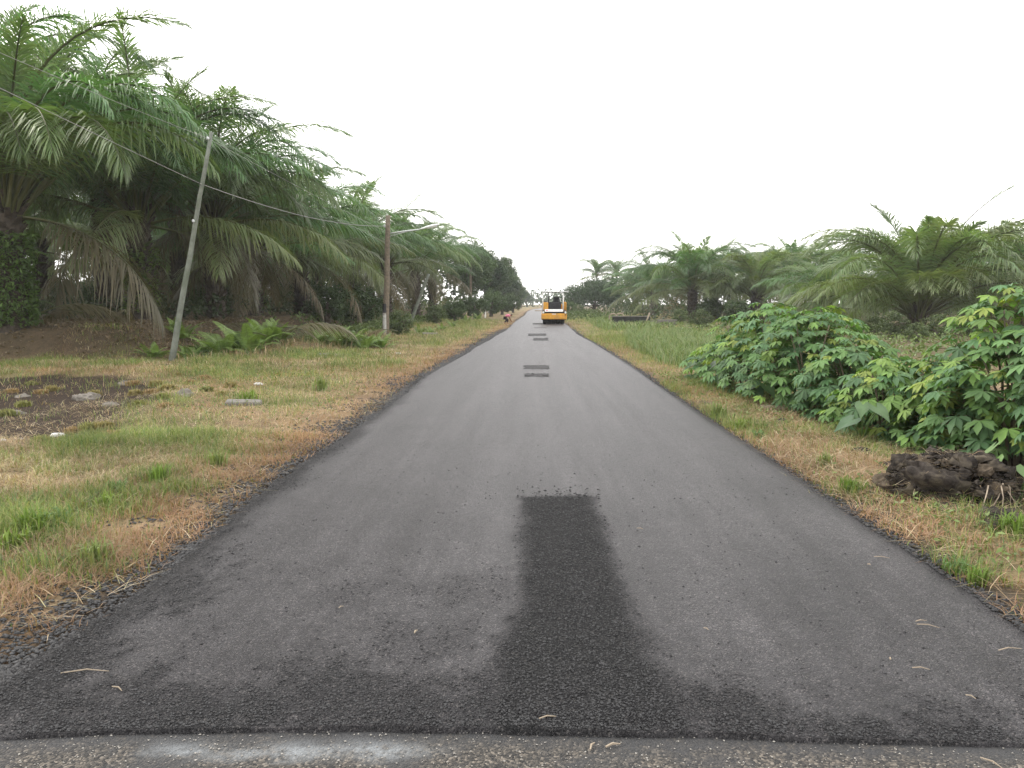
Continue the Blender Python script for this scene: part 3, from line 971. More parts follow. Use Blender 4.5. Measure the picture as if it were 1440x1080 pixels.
for X0, ys in ((-20.6, (28, 36, 44.5, 54, 63, 72)), (-27, (31, 40, 49, 58, 68, 78, 88)), (-33, (33, 42, 51, 60, 69, 79, 90, 102)), (-41.5, (38, 47, 57, 67, 78, 90, 103)), (-20.5, (98, 108))):
    for y in ys:
        k += 1
        oil_palm(X0 + rnd.uniform(-.8, .8), y + rnd.uniform(-.8, .8), rnd.uniform(4.8, 5.8) + (3.6 if X0 == -20.6 and y < 40 else 2.0 if X0 == -20.6 and y < 50 else 0), 'oil palm deep in the plantation behind the roadside row', 'oil palms deep in the plantation', 1.05, 26, seed=40 + k, hang=2, low=.3)

GP_R = 'oil palms across the road beyond the cassava'
R_PALMS = [
    (21.2, 44, 1.3, 'broad young oil palm with fronds rising straight from the ground', 1.26, 62, dict(low=.7, hang=2, up=1.1, pale=True)),
    (31.5, 51, 2.4, 'dark oil palm beside the broad young palm', 1.0, 46, dict()),
    (14.6, 73, 3.3, 'oil palm with pale midribs behind the low dark wall', 1.0, 46, dict(hang=4)),
    (19.8, 71, 2.6, 'oil palm crowding the pale-ribbed one beyond the tall grass', .95, 44, dict(pale=True)),
    (26.0, 80, 3.6, 'taller oil palm behind the crowded pair past the tall grass', 1.0, 44, dict()),
    (22.4, 61, 1.6, 'low oil palm between the broad young palm and the crowded pair', .85, 40, dict()),
    (14.4, 95, 3.2, 'oil palm next to the round spreading tree', .95, 42, dict()),
    (20.5, 90, 4.0, 'oil palm standing behind the pale-ribbed one', 1.0, 42, dict()),
]
for i, (x, y, hb, lb, sz, n, kw) in enumerate(R_PALMS):
    oil_palm(x, y, hb, lb, GP_R, sz, n, seed=90 + i, **{**dict(hang=3, arch=True), **kw})
for i, (x, y, hb) in enumerate(((33, 88, 4.2), (41, 82, 3.6), (40, 66, 3.0), (47, 96, 4.0), (38, 58, 2.4), (30, 104, 4.5), (55, 80, 3.5), (57, 110, 5), (46, 72, 3.2))):
    oil_palm(x, y, hb, 'oil palm in the hazy rows behind the broad young palm', 'oil palms in the far rows across the road', 1.0, 40, seed=120 + i, hang=2, arch=True)


# two thin coconut palms over the round tree
def coconut(x, y, hub, label, seed):
    r = random.Random(seed)
    z0 = HZ(x, y)
    root = empty('coconut_palm', (x, y, z0), 0, label, 'palm', 'coconut palms beyond the round tree')
    mb = MB(); n = 9
    mb.tube([(.35 * math.sin(i / n * 1.3) * (1 if seed % 2 else -1), 0, (hub - z0) * i / n - .1) for i in range(n + 1)], [.2 - .08 * i / n for i in range(n + 1)], 8)
    mb.build('trunk', M_BARK, root, smooth=True)
    a = 0
    top = .35 * math.sin(1.3) * (1 if seed % 2 else -1)
    for i in range(26):
        a += 2.4 + r.uniform(-.3, .3)
        lv = 'spear' if i < 3 else 'up' if i < 14 else 'mid' if i < 21 else 'low'
        link('frond', r.choice(FR[lv]), root, (top, 0, hub - z0 - .1), (r.uniform(-.1, .1), 0, a), r.uniform(.62, .78))


coconut(10.6, 138, 6.3, 'thin coconut palm with ragged spiky crown over the round tree', 1)
coconut(15.0, 141, 6.3, 'thin coconut palm with fuller dark crown over the round tree', 2)


# ------------------------------------------------------------------ broadleaf trees and shrubs
def leaf_cloud(r, centers, radii, n, size, green, shell=.5, flat=.8):
    """leaf-sized folded faces spread through clumps"""
    ci = r.randint(0, len(centers), n)
    d = r.normal(0, 1, (n, 3)); d /= np.linalg.norm(d, axis=1)[:, None]
    rr = radii[ci] * (shell + (1 - shell) * r.rand(n)) ** .8
    p = centers[ci] + d * rr[:, None] * np.array((1, 1, flat))
    nrm = d * .6 + r.normal(0, .5, (n, 3)) + np.array((0, 0, .5)); nrm /= np.linalg.norm(nrm, axis=1)[:, None]
    u = np.cross(nrm, r.normal(0, 1, (n, 3))); u /= np.linalg.norm(u, axis=1)[:, None]
    v = np.cross(nrm, u)
    s = (size * r.uniform(.6, 1.4, n))[:, None]
    V = np.stack([p - u * s, p - v * s * .42 + nrm * s * .1, p + u * s - nrm * s * .25, p + v * s * .42 + nrm * s * .1], 1).reshape(-1, 3)
    F = (np.arange(n) * 4)[:, None] + np.array([0, 1, 2, 3])
    cl = r.uniform(.75, 1.25, len(centers))[ci] * r.uniform(.75, 1.25, n)
    K = np.repeat(np.array(green)[None] * cl[:, None], 4, 0)
    return V, F, K


def tree_meshes(seed, h, rx, rz, zc, n, size, green, nclump=26, limbs=6, umbrella=False):
    r = np.random.RandomState(seed)
    cs = []; rs = []
    for i in range(nclump):
        d = r.normal(0, 1, 3); d /= np.linalg.norm(d)
        if umbrella: d[2] = abs(d[2]) * 1.35 - .5
        k = r.uniform(.2, 1) ** .5
        cs.append((d[0] * rx * k * .8, d[1] * rx * k * .8, zc + d[2] * rz * k * .8)); rs.append(r.uniform(.16, .30) * rx)
    cs, rs = np.array(cs), np.array(rs)
    V, F, K = leaf_cloud(r, cs, rs, n, size, green, .35)
    cm = mesh_np('crown', V, [F], M_TREE, K)
    mb = MB()
    base = max(.4, zc - rz * .6)
    mb.tube([(0, 0, -.2), (.06, .03, base * .5), (0, .1, base), (.1, 0, zc)], [.2, .16, .13, .06], 8)
    for i in range(limbs):
        c = cs[r.randint(len(cs))]
        mb.tube([(0, .1, base * r.uniform(.7, 1.)), tuple(np.array((c[0] * .5, c[1] * .5, (c[2] + base) * .5)) + r.normal(0, .1, 3)), tuple(c)], [.09, .06, .02], 6)
    return mb.mesh('trunk', M_BARK, True), cm


def put_tree(name, meshes, x, y, label, cat, group=None, sc=1.0, rz=0.0, parts=('trunk', 'crown'), zoff=0):
    root = empty(name, (x, y, HZ(x, y) + zoff), rz, label, cat, group)
    for nm, me in zip(parts, meshes): link(nm, me, root, sc=sc)
    return root


TG1 = (.058, .095, .034); TG2 = (.045, .080, .036); TG3 = (.075, .105, .04)
T_A = tree_meshes(1, 9, 3.4, 3.6, 5.4, 13000, .14, TG1, 90)
T_B = tree_meshes(2, 9, 3.0, 3.4, 5.2, 12000, .14, TG2, 80)
T_R = tree_meshes(3, 5, 5.4, 2.6, 2.55, 20000, .13, TG2, 150, 10, True)
T_S = tree_meshes(4, 3, 1.6, 1.25, 1.3, 4500, .085, TG1, 60, 4)
T_W = tree_meshes(5, 2, 1.1, .7, .65, 3000, .055, TG3, 40, 4)
for i, (px, top, y, me, lb) in enumerate((
        (660, 338, 98, 0, 'dark leafy broadleaf tree next to the last oil palm'),
        (682, 346, 108, 1, 'broadleaf roadside tree behind the plain timber pole'),
        (697, 356, 124, 0, 'broadleaf roadside tree behind the thin far lamp pole'),
        (709, 370, 146, 1, 'rounded roadside tree past the thin far lamp pole'),
        (718, 383, 170, 0, 'smaller tree of the roadside row, past the rounded one'),
        (726, 392, 200, 1, 'hazy tree in the roadside row, beyond the smaller one'),
        (733, 402, 240, 0, 'hazy low tree near the far end of the roadside row'),
        (740, 409, 300, 1, 'last pale hazy tree of the roadside row'))):
    p = AT(px, top, y)
    s = p.z / 8.5
    put_tree('roadside_tree', (T_A, T_B)[me], p.x, y, lb, 'tree', 'roadside trees beyond the palms', s, i * 1.3)
for i, (px, top, y) in enumerate(((748, 417, 400), (755, 419, 420), (762, 418, 410), (770, 416, 430), (781, 414, 420), (745, 413, 350))):
    p = AT(px, top, y)
    put_tree('distant_tree', (T_A, T_B)[i % 2], p.x, y, 'bluish hazy distant tree closing the end of the road', 'tree', 'distant trees at the end of the road', p.z / 8.9, i * 2.1)
p = AT(836, 440, 118)
put_tree('round_tree', T_R, p.x, 118, 'round spreading green tree behind the yellow road roller', 'tree', None, 1.12)
for i, (px, top, y) in enumerate(((897, 376, 150), (912, 370, 160), (925, 372, 140), (1125, 366, 150), (1145, 367, 160), (1168, 346, 130), (1190, 352, 120), (1100, 347, 120), (1080, 352, 125), (1420, 350, 120), (1395, 345, 110), (1330, 352, 125), (1440, 348, 100), (1480, 352, 95), (1010, 366, 150), (960, 372, 150))):
    p = AT(px, top, y)
    put_tree('plantation_tree', (T_A, T_B)[i % 2], p.x, y, 'dull green tree on the skyline behind the far oil palms', 'tree', 'skyline trees behind the far palms', p.z / 8.9, i * 1.7)
# shrubs
for i, (px, py, y, s, lb) in enumerate((
        (690, 440, 92, 1.3, 'dense dark shrub under the roadside trees by the timber pole'),
        (706, 440, 108, 1.3, 'dense shrub between the timber pole and the thin lamp pole'),
        (668, 443, 80, 1.0, 'bright green low shrub in front of the plain timber pole'),
        (722, 438, 130, 1.3, 'shrub at the foot of the hazy roadside trees'),
        (640, 447, 66, .8, 'low green shrub between the slanted stay and the timber pole'),
        (612, 450, 60, .7, 'low shrub beside the foot of the slanted stay'),
        (560, 470, 40, .62, 'small dark shrub at the foot of the street lamp pole'),
        (505, 450, 52, 1.2, 'shaded shrub under the palms behind the street lamp'),
        (460, 445, 47, 1.1, 'shaded shrub behind the bright ferns'),
        (420, 440, 58, 1.2, 'dark understorey shrub below the drooping palm fronds'),
        (300, 442, 48, 1.1, 'dark understorey shrub behind the leaning pole'),
        (130, 440, 48, .9, 'pale leafed understorey shrub between the two fern-clad trunks'),
        (350, 440, 66, 1.4, 'understorey shrub deep in the plantation'),
        (240, 440, 62, 1.3, 'understorey shrub behind the fern-clad trunk'),
        (70, 438, 60, 1.2, 'understorey shrub past the creeper-wrapped trunk'),
        (800, 441, 100, .8, 'low bush beside the road past the roller'),
        (815, 441, 95, .7, 'low bush under the edge of the round tree'),
        (1000, 452, 70, .9, 'dark bush below the crowded oil palms'),
        (1035, 452, 66, .8, 'dark bush next to the low oil palm'),
        (955, 455, 62, .55, 'low scrub at the end of the dark wall'),
        (985, 458, 52, .6, 'yellow-green scrub in front of the oil palms'))):
    p = AT(px, py, y)
    put_tree('shrub', T_S if s > .75 else T_W, p.x, y, lb, 'shrub', 'shrubs along the plantation edges', s * (1.0 if s > .75 else 1.5), i * .9, parts=('stem', 'crown'))
for i, (px, y, s) in enumerate(((1255, 36, .9), (1320, 36, .8), (1230, 40, .7), (1290, 33, .6), (1365, 38, .9))):
    p = AT(px, 470, y)
    put_tree('weed_clump', T_W, p.x, y, 'yellowish weed clump on the bare ground before the broad young palm', 'weed', 'weeds before the broad young palm', s, i * 1.1, parts=('stem', 'crown'))


# ------------------------------------------------------------------ undergrowth that closes the plantations
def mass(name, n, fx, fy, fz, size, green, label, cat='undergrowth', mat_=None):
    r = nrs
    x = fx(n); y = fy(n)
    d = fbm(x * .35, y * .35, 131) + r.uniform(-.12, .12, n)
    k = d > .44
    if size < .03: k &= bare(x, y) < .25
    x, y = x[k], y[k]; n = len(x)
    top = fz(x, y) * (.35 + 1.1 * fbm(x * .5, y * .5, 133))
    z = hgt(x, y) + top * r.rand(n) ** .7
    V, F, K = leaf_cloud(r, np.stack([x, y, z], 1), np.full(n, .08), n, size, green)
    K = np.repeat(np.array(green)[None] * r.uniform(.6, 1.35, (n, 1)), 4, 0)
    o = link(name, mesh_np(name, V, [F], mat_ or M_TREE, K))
    return tag(o, label, cat, kind='stuff')


U = nrs.uniform
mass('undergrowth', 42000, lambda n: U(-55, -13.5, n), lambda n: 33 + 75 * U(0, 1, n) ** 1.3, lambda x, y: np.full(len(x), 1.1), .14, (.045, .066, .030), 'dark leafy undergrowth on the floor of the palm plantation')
mass('undergrowth', 16000, lambda n: U(-12.8, -8.5, n), lambda n: 36 + 80 * U(0, 1, n), lambda x, y: np.where(y > 80, 2.2, .55), .10, (.085, .12, .04), 'green weeds along the ditch between poles and palms')
mass('weeds', 9000, lambda n: U(-9.5, -3.0, n), lambda n: U(4.5, 20, n), lambda x, y: np.full(len(x), .07), .022, (.12, .17, .055), 'tiny broadleaf weeds sprinkled through the verge grass', 'weeds')
mass('weeds', 5000, lambda n: U(2.7, 4.4, n), lambda n: U(4.5, 18, n), lambda x, y: np.full(len(x), .08), .024, (.13, .18, .06), 'tiny broadleaf weeds in the straw along the cassava', 'weeds')
mass('leaf_litter', 16000, lambda n: U(-22, -11.5, n), lambda n: U(22.6, 40, n), lambda x, y: np.full(len(x), .10), .055, (.15, .115, .075), 'dry brown leaf litter over the bank below the palms', 'leaf litter')
mass('forest_edge', 5000, lambda n: U(-14, 34, n), lambda n: U(300, 325, n), lambda x, y: np.full(len(x), 6.5), .55, (.06, .09, .05), 'pale wood closing the far end of the road', 'wood')
mass('forest_edge', 26000, lambda n: U(-72, -58, n), lambda n: U(40, 150, n), lambda x, y: np.full(len(x), 4.0), .4, (.04, .062, .033), 'dark far wood closing the palm plantation', 'wood')
mass('forest_edge', 15000, lambda n: U(-60, -9, n), lambda n: U(112, 128, n), lambda x, y: np.full(len(x), 8.), .4, (.04, .062, .033), 'dark far wood behind the last palm rows', 'wood')
mass('forest_edge', 26000, lambda n: U(12, 110, n), lambda n: U(128, 150, n), lambda x, y: np.full(len(x), 6.5), .35, (.05, .075, .038), 'hazy wood behind the palms across the road', 'wood')
mass('forest_edge', 9000, lambda n: U(62, 78, n), lambda n: U(50, 130, n), lambda x, y: np.full(len(x), 7), .35, (.05, .075, .038), 'hazy wood beside the far palm rows across the road', 'wood')
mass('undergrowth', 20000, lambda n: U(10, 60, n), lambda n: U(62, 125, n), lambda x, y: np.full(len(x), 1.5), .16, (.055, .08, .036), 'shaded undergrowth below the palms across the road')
mass('undergrowth', 16000, lambda n: U(7, 24, n), lambda n: U(19, 62, n), lambda x, y: np.full(len(x), .4), .075, (.11, .15, .055), 'green and yellowish weeds on the open ground behind the cassava')
mass('undergrowth', 5000, lambda n: U(2.9, 9.5, n), lambda n: U(70, 130, n), lambda x, y: np.full(len(x), .8), .12, (.09, .13, .05), 'green weeds beside the road behind the roller')


# ------------------------------------------------------------------ ferns and creepers
def fern_frond(seed, L=.85, e0=72, e1=-15, green=(.14, .21, .055), npn=22):
    r = np.random.RandomState(seed)
    P, T = arc(L, e0, e1, 10)
    V = []; Q = []; F = []; K = []
    for i in range(11):
        for sgn in (-1, 1): V.append(P[i] + np.array((0, sgn * .006, 0))); K.append(np.array(green) * .6)
    for i in range(10): Q.append((2 * i, 2 * i + 1, 2 * i + 3, 2 * i + 2))
    for side in (-1, 1):
        for j in range(npn):
            s = .12 + .88 * j / npn; f = s * 10; i = min(9, int(f)); f -= i
            b = P[i] * (1 - f) + P[i + 1] * f; t = T[i]
            ln = .19 * L * (math.sin(math.pi * (.15 + .83 * s)) * .9 + .1) * r.uniform(.85, 1.15)
            d = t * .35 + np.array((0, side, 0)) * .9 + np.array((0, 0, -.22)); d /= np.linalg.norm(d)
            w_ = t * .018 * L
            n0 = len(V)
            V += [b - w_ * .6, b + w_ * .6, b + d * ln * .55 - w_, b + d * ln * .55 + w_, b + d * ln]
            c = np.array(green) * r.uniform(.8, 1.25); K += [c] * 5
            Q.append((n0, n0 + 1, n0 + 3, n0 + 2)); F.append((n0 + 2, n0 + 3, n0 + 4))
    return mesh_np('fern_frond', V, [Q, F], M_FERN, np.array(K))


FERN = [fern_frond(1), fern_frond(2, .9, 80, 10), fern_frond(3, .8, 55, -40), fern_frond(4, .85, 66, -20, (.085, .14, .04))]
FERN_D = [fern_frond(5, .8, 40, -60, (.065, .11, .03)), fern_frond(6, .7, 15, -75, (.06, .10, .03)), fern_frond(7, .75, 55, -45, (.08, .13, .035))]


def fern(x, y, h, label, n=14, seed=0, group='ferns along the ditch'):
    r = random.Random(seed)
    root = empty('fern', (x, y, HZ(x, y)), 0, label, 'fern', group)
    a = 0
    for i in range(n):
        a += 2.4 + r.uniform(-.5, .5); rr = r.uniform(.02, .28)
        link('frond', r.choice(FERN), root, (math.cos(a) * rr, math.sin(a) * rr, -.02), (r.uniform(-.2, .2), r.uniform(-.3, .2), a), h * r.uniform(.75, 1.3))


fl = ['fern bush right at the foot of the leaning pole', 'fern bush a step past the leaning pole']
for i, (px, y, h) in enumerate(((215, 23.6, .6), (268, 24.2, .85), (292, 25.2, 1.0), (312, 24.2, 1.05), (335, 25.4, 1.2), (352, 24.6, 1.1), (372, 26, 1.1), (392, 26.5, .85), (255, 27, .9))):
    p = AT(px, 490, y)
    fern(p.x, y, h, fl[i] if i < 2 else 'tall bright fern in the ditch beyond the leaning pole', 22, 200 + i)
for i, (px, y, h) in enumerate(((445, 27.5, .85), (462, 28.2, .95), (478, 27.3, .9), (495, 27.8, .9), (510, 27.2, .8), (524, 28.2, .75), (537, 27.8, .6), (470, 30, .95), (492, 30.5, .9), (455, 31, .9))):
    p = AT(px, 490, y)
    fern(p.x, y, h, 'bright yellow-green fern in the clump before the street lamp pole', 20, 230 + i)
for i, (px, y, h) in enumerate(((590, 42, .6), (605, 41.5, .5), (655, 70, .9), (672, 74, 1.0), (636, 52, .6), (622, 47, .5))):
    p = AT(px, 470, y)
    fern(p.x, y, h, 'low fern in the dry verge between the street lamp and the timber pole', 12, 260 + i)


def trunk_ferns(x, y, z0, z1, rad, n, label, seed, creeper=0, col=(.075, .125, .035)):
    r = random.Random(seed)
    root = empty('epiphyte_fern', (x, y, HZ(x, y)), 0, label, 'fern', 'growth on the palm trunks')
    for i in range(n):
        a = i * 2.4 + r.uniform(-.4, .4); z = z0 + (z1 - z0) * r.random()
        link('frond', r.choice(FERN_D), root, (math.cos(a) * rad, math.sin(a) * rad, z), (r.uniform(-.3, .3), r.uniform(-.3, .3), a), r.uniform(.6, 1.15))
    if creeper:
        rr = np.random.RandomState(seed)
        m = creeper
        a = rr.uniform(0, 6.283, m); z = rr.uniform(z0, z1, m); q = rad + rr.uniform(-.05, .32, m) * (.5 + fbm(a * 2, z * 2, 141))
        V, F, K = leaf_cloud(rr, np.stack([np.cos(a) * q, np.sin(a) * q, z], 1), np.full(m, .08), m, .065, col)
        o = link('creeper_leaves', mesh_np('creeper_leaves', V, [F], M_FERN, K), root); o['kind'] = 'stuff'


trunk_ferns(-16.6, 24.6, .1, 3.0, .45, 46, 'leafy creeper and ferns covering the big palm trunk on the bank edge', 5, 5200)
trunk_ferns(-15.9, 31.5, .4, 3.0, .42, 54, 'yellow-green ferns hanging on the palm trunk behind the leaning pole', 6, 1500, (.095, .14, .035))
trunk_ferns(-15.2, 42.5, .3, 3.0, .42, 30, 'ferns on the palm trunk below the long drooping fronds', 7, 800)
trunk_ferns(-13.2, 57.5, .3, 3.6, .42, 26, 'ferns on the palm trunk behind the street lamp pole', 8, 700)


# ------------------------------------------------------------------ cassava, taro
def cassava_leaf(seed, green, big=1.0):
    r = np.random.RandomState(seed)
    V = []; F = []; Q = []; K = []
    g = np.array(green)
    for j, (a, l) in enumerate(((0, .21), (36, .20), (-36, .20), (72, .17), (-72, .17), (115, .12), (-115, .12))):
        a = R(a + r.uniform(-7, 7)); l = l * big * r.uniform(.88, 1.1)
        d = np.array((math.cos(a), math.sin(a), 0)); s = np.array((-d[1], d[0], 0))
        w_ = l * .19; dz = r.uniform(.22, .5)
        def P(t, o, lift=0): return d * l * t + s * o + np.array((0, 0, -dz * l * t * t + lift))
        n0 = len(V)
        V += [P(0, 0), P(.32, -w_ * .55, .006), P(.32, w_ * .55, .006), P(.66, -w_, .012), P(.66, w_, .012), P(.66, 0, -.004), P(1, 0), P(.32, 0, -.003)]
        c = g * r.uniform(.85, 1.15)
        K += [c * 1.25] + [c] * 4 + [c * 1.2, c, c * 1.2]
        F += [(n0, n0 + 1, n0 + 7), (n0, n0 + 7, n0 + 2), (n0 + 3, n0 + 6, n0 + 5), (n0 + 5, n0 + 6, n0 + 4)]
        Q += [(n0 + 1, n0 + 3, n0 + 5, n0 + 7), (n0 + 7, n0 + 5, n0 + 4, n0 + 2)]
    n0 = len(V)                                   # reddish petiole running back into the bush
    for (x, z) in ((0, 0), (-.16, -.05), (-.30, -.16)):
        for k in range(3): V.append(np.array((x, .004 * math.cos(2.1 * k), z + .004 * math.sin(2.1 * k)))); K.append(np.array((.13, .12, .05)))
    for i in range(2):
        for k in range(3): Q.append((n0 + i * 3 + k, n0 + i * 3 + (k + 1) % 3, n0 + i * 3 + 3 + (k + 1) % 3, n0 + i * 3 + 3 + k))
    return mesh_np('cassava_leaf', V, [Q, F], M_CASS, np.array(K))


CG = (.095, .18, .062); CY_ = (.14, .22, .05)
CL = [cassava_leaf(1, CG), cassava_leaf(2, (.068, .14, .058)), cassava_leaf(3, (.092, .17, .052)), cassava_leaf(4, (.078, .148, .066))]
CLY = [cassava_leaf(5, CY_, .9), cassava_leaf(6, (.18, .23, .055), .8), cassava_leaf(7, (.115, .20, .05))]


def vn(a, b): return float(vnoise(np.array([a]), np.array([b]), 151)[0])


def cassava(x, y, h, rad, n, label, seed, yellow=.12, sc=1.0, zlow=.12):
    r = random.Random(seed)
    root = empty('cassava_plant', (x, y, HZ(x, y)), 0, label, 'cassava', 'cassava plants beside the road')
    ns = 5
    for i in range(ns):
        a = i * 6.283 / ns + r.uniform(-.4, .4); q = r.uniform(.3, .62) * rad
        mb = MB(); b = (math.cos(a) * .06, math.sin(a) * .06, -.1)
        mb.tube([b, (math.cos(a) * q * .4, math.sin(a) * q * .4, h * .45), (math.cos(a) * q, math.sin(a) * q, h * .9)], [.018, .014, .008], 6)
        mb.build('stem', M_STEM, root, smooth=True)
    for i in range(n):
        u = (i + .5) / n
        sz = zlow + (1 - zlow) * u ** .85
        a = i * 2.39996 + r.uniform(-.5, .5)
        # dome: full width in the lower two thirds, rounding over at the top
        prof = math.sqrt(max(0, 1 - max(0, (sz - .35) / .65) ** 2)) * (.82 + .18 * min(1, sz / .3))
        q = rad * prof * (r.uniform(.55, 1.05) if r.random() < .35 else r.uniform(.86, 1.08))
        q *= .88 + .36 * vn(math.cos(a) * 1.6 + seed, math.sin(a) * 1.6 + sz * 2.2) + (r.uniform(.05, .28) if r.random() < .08 else 0)
        z = h * (sz * (.9 + .22 * vn(math.cos(a) * 1.3 + seed * 1.7, math.sin(a) * 1.3 + 9))) + r.uniform(-.05, .05)
        pitch = r.uniform(.15, .75) * (1.15 - .6 * sz)
        me = r.choice(CLY if r.random() < yellow * (.4 + 1.6 * sz) else CL)
        link('leaf', me, root, (math.cos(a) * q, math.sin(a) * q, z), (r.uniform(-.3, .3), pitch, a + r.uniform(-.45, .45)), sc * r.uniform(.6, 1.08))
    return root


CASS = [
    (3.95, 16.6, .85, .65, 90, 'short cassava plant at the tall-grass end of the patch', .25),
    (4.10, 15.2, 1.42, .8, 150, 'cassava plant next to the short one at the tall-grass end', .25),
    (4.25, 13.9, 1.68, .88, 175, 'tall cassava plant over the big dark taro leaves', .15),
    (4.40, 12.6, 1.62, .88, 175, 'tall cassava plant in the middle of the dense dark clump', .12),
    (4.70, 11.5, 1.20, .78, 160, 'cassava plant over the cut log at the end of the dense clump', .1),
    (4.95, 13.5, 1.66, .8, 130, 'tall cassava plant at the back of the dense clump', .15),
    (5.05, 12.2, 1.15, .7, 130, 'cassava plant at the back corner of the dense clump', .1),
    (4.55, 10.15, 1.0, .62, 120, 'low yellowish cassava plant between the two dense clumps', .4),
    (5.15, 10.3, 1.05, .66, 130, 'mid-height cassava plant behind the low yellowish one', .25),
    (4.95, 9.35, .95, .6, 120, 'low cassava plant next to the dirt heap', .35),
    (5.25, 8.5, 1.45, .78, 165, 'tall cassava plant behind the dirt heap', .15),
    (5.45, 9.0, 1.82, .8, 170, 'tallest cassava plant with pale top shoots', .16),
    (5.6, 7.7, 1.62, .8, 140, 'cassava plant at the near end past the dirt heap', .15),
]
for i, (x, y, h, rd, n, lb, ye) in enumerate(CASS):
    cassava(x, y, h, rd, int(n * 1.45), lb, 300 + i, ye)
x, y = G(1322, 622); cassava(x, y, .36, .26, 26, 'small pale yellow cassava sprout in front of the dirt heap', 330, 2.0, .8, .3)


def heart_leaf(seed, green, size=.4):
    r = np.random.RandomState(seed)
    out_l = [(-.42, .0), (-.55, .22), (-.42, .40), (-.1, .46), (.25, .36), (.6, .18), (1.0, 0)]
    V = [np.array((0, 0, 0.))]; K = [np.array(green) * 1.3]
    ring_ = [(x, y) for x, y in out_l[1:]] + [(x, -y) for x, y in out_l[1:-1]][::-1] + [(-.22, 0)]
    for x, y in ring_:
        V.append(np.array((x, y, -.22 * x * abs(x) - .25 * y * y + .14 * abs(y))) * size); K.append(np.array(green) * r.uniform(.85, 1.1))
    mids = [(.5, 0), (.3, .2), (.3, -.2)]
    n = len(ring_)
    F = [(0, 1 + i, 1 + (i + 1) % n) for i in range(n)]
    return mesh_np('taro_leaf', V, [F], M_TARO, np.array(K), True)


TL = [heart_leaf(1, (.045, .095, .04)), heart_leaf(2, (.06, .115, .04)), heart_leaf(3, (.09, .17, .04))]


def taro(px, py, n, h, label, seed, sc=1.0, mesh=None, az=None):
    r = random.Random(seed); x, y = G(px, py)
    root = empty('taro_plant', (x, y, HZ(x, y)), 0, label, 'taro', 'taro plants at the foot of the cassava')
    for i in range(n):
        a = (az if az is not None else -1.9) + (i - (n - 1) / 2) * .8 + r.uniform(-.3, .3)
        hh = h * r.uniform(.6, 1.1); q = r.uniform(.12, .3)
        tip = (math.cos(a) * q, math.sin(a) * q, hh)
        mb = MB(); mb.tube([(0, 0, -.05), (tip[0] * .4, tip[1] * .4, hh * .6), tip], [.014, .011, .006], 5, col=(.10, .16, .06))
        st = mb.build('stalk', M_TARO, root, smooth=True, col=True)
        link('leaf', mesh if mesh else r.choice(TL[:2]), root, tip, (r.uniform(-.25, .25), r.uniform(.35, .8), a), sc * r.uniform(.8, 1.15))


taro(1025, 545, 4, .5, 'taro plant with big dark heart-shaped leaves below the tall cassava', 1, .95)
taro(1062, 562, 3, .28, 'low taro plant with drooping leaves near the cut log', 2, .7)
taro(1120, 572, 4, .3, 'taro plant with grey-green leaves just behind the cut log', 3, .7)
taro(1212, 612, 3, .42, 'taro plant with upright leaves before the yellowish cassava', 4, .6)
taro(1432, 700, 3, .45, 'bright green taro plant beside the dirt heap', 5, .55, TL[2], -2.6)
taro(985, 528, 3, .35, 'taro plant at the grassy end of the cassava patch', 6, .75)


# ------------------------------------------------------------------ dirt heap, clods, logs, rocks
def lump(name, seed, sx, sy, sz, mat_, rough=.35, nu_=26, nv=12):
    r = np.random.RandomState(seed); V = []; Q = []
    for j in range(nv + 1):
        ph = (j / nv) * 1.75
        for i in range(nu_):
            th = 2 * math.pi * i / nu_
            d = np.array((math.sin(ph) * math.cos(th), math.sin(ph) * math.sin(th), math.cos(ph)))
            k = 1 + rough * (fbm(np.array([d[0] * 2.2 + seed * 7.1 + d[2] * 1.3]), np.array([d[1] * 2.2 + seed * 3.3 + d[2] * 1.9]), seed, 5)[0] - .5) * 2 + rough * .8 * (fbm(np.array([d[0] * 7 + d[2] * 4.3]), np.array([d[1] * 7 + d[2] * 5.1]), seed + 3, 4)[0] - .5) + rough * .25 * (r.rand() - .5)
            if j == 0: k = 1
            V.append(d * np.array((sx, sy, sz)) * k)
    for j in range(nv):
        for i in range(nu_): Q.append((j * nu_ + i, (j + 1) * nu_ + i, (j + 1) * nu_ + (i + 1) % nu_, j * nu_ + (i + 1) % nu_))
    return mesh_np(name, V, [Q], mat_)


heap = empty('dirt_heap', (*G(1345, 700), HZ(*G(1345, 700))), 0, 'heap of dark clayey dirt with roots below the cassava', 'dirt heap')
link('earth', lump('earth', 4, .50, .40, .36, M_SOILC, .6, 60, 26), heap, (.02, .12, -.03), (0, 0, .5))
for i in range(22):
    a = rnd.uniform(0, 6.28); q = rnd.uniform(.1, 1) ** .6; cr = rnd.uniform(.05, .13) * (1.15 - .5 * q)
    link('clod', lump('clod', 70 + i, cr * 1.3, cr, cr * .85, M_SOILC if i % 3 else M_SOILB, .6, 20, 10), heap, (.02 + math.cos(a) * q * .62, .1 + math.sin(a) * q * .46, max(-.02, .32 * math.sqrt(max(0, 1 - q * q * 1.2)))), (rnd.uniform(-.5, .5), rnd.uniform(-.5, .5), a))
for i in range(7):
    mb = MB(); a = rnd.uniform(0, 6.28); bx, by = rnd.uniform(-.2, .35), rnd.uniform(-.38, -.1)
    mb.tube([(bx, by, .2), (bx + .1 * math.cos(a), by - .1, .16 + rnd.uniform(-.08, .05)), (bx + .2 * math.cos(a), by - .16, .02)], [.006, .005, .003], 5)
    mb.build('root', M_LOG, heap, smooth=True)
hx, hy = G(1345, 700); nc = 900
hs_x = hx + nrs.normal(.0, .42, 420); hs_y = hy + nrs.normal(.0, .34, 420)
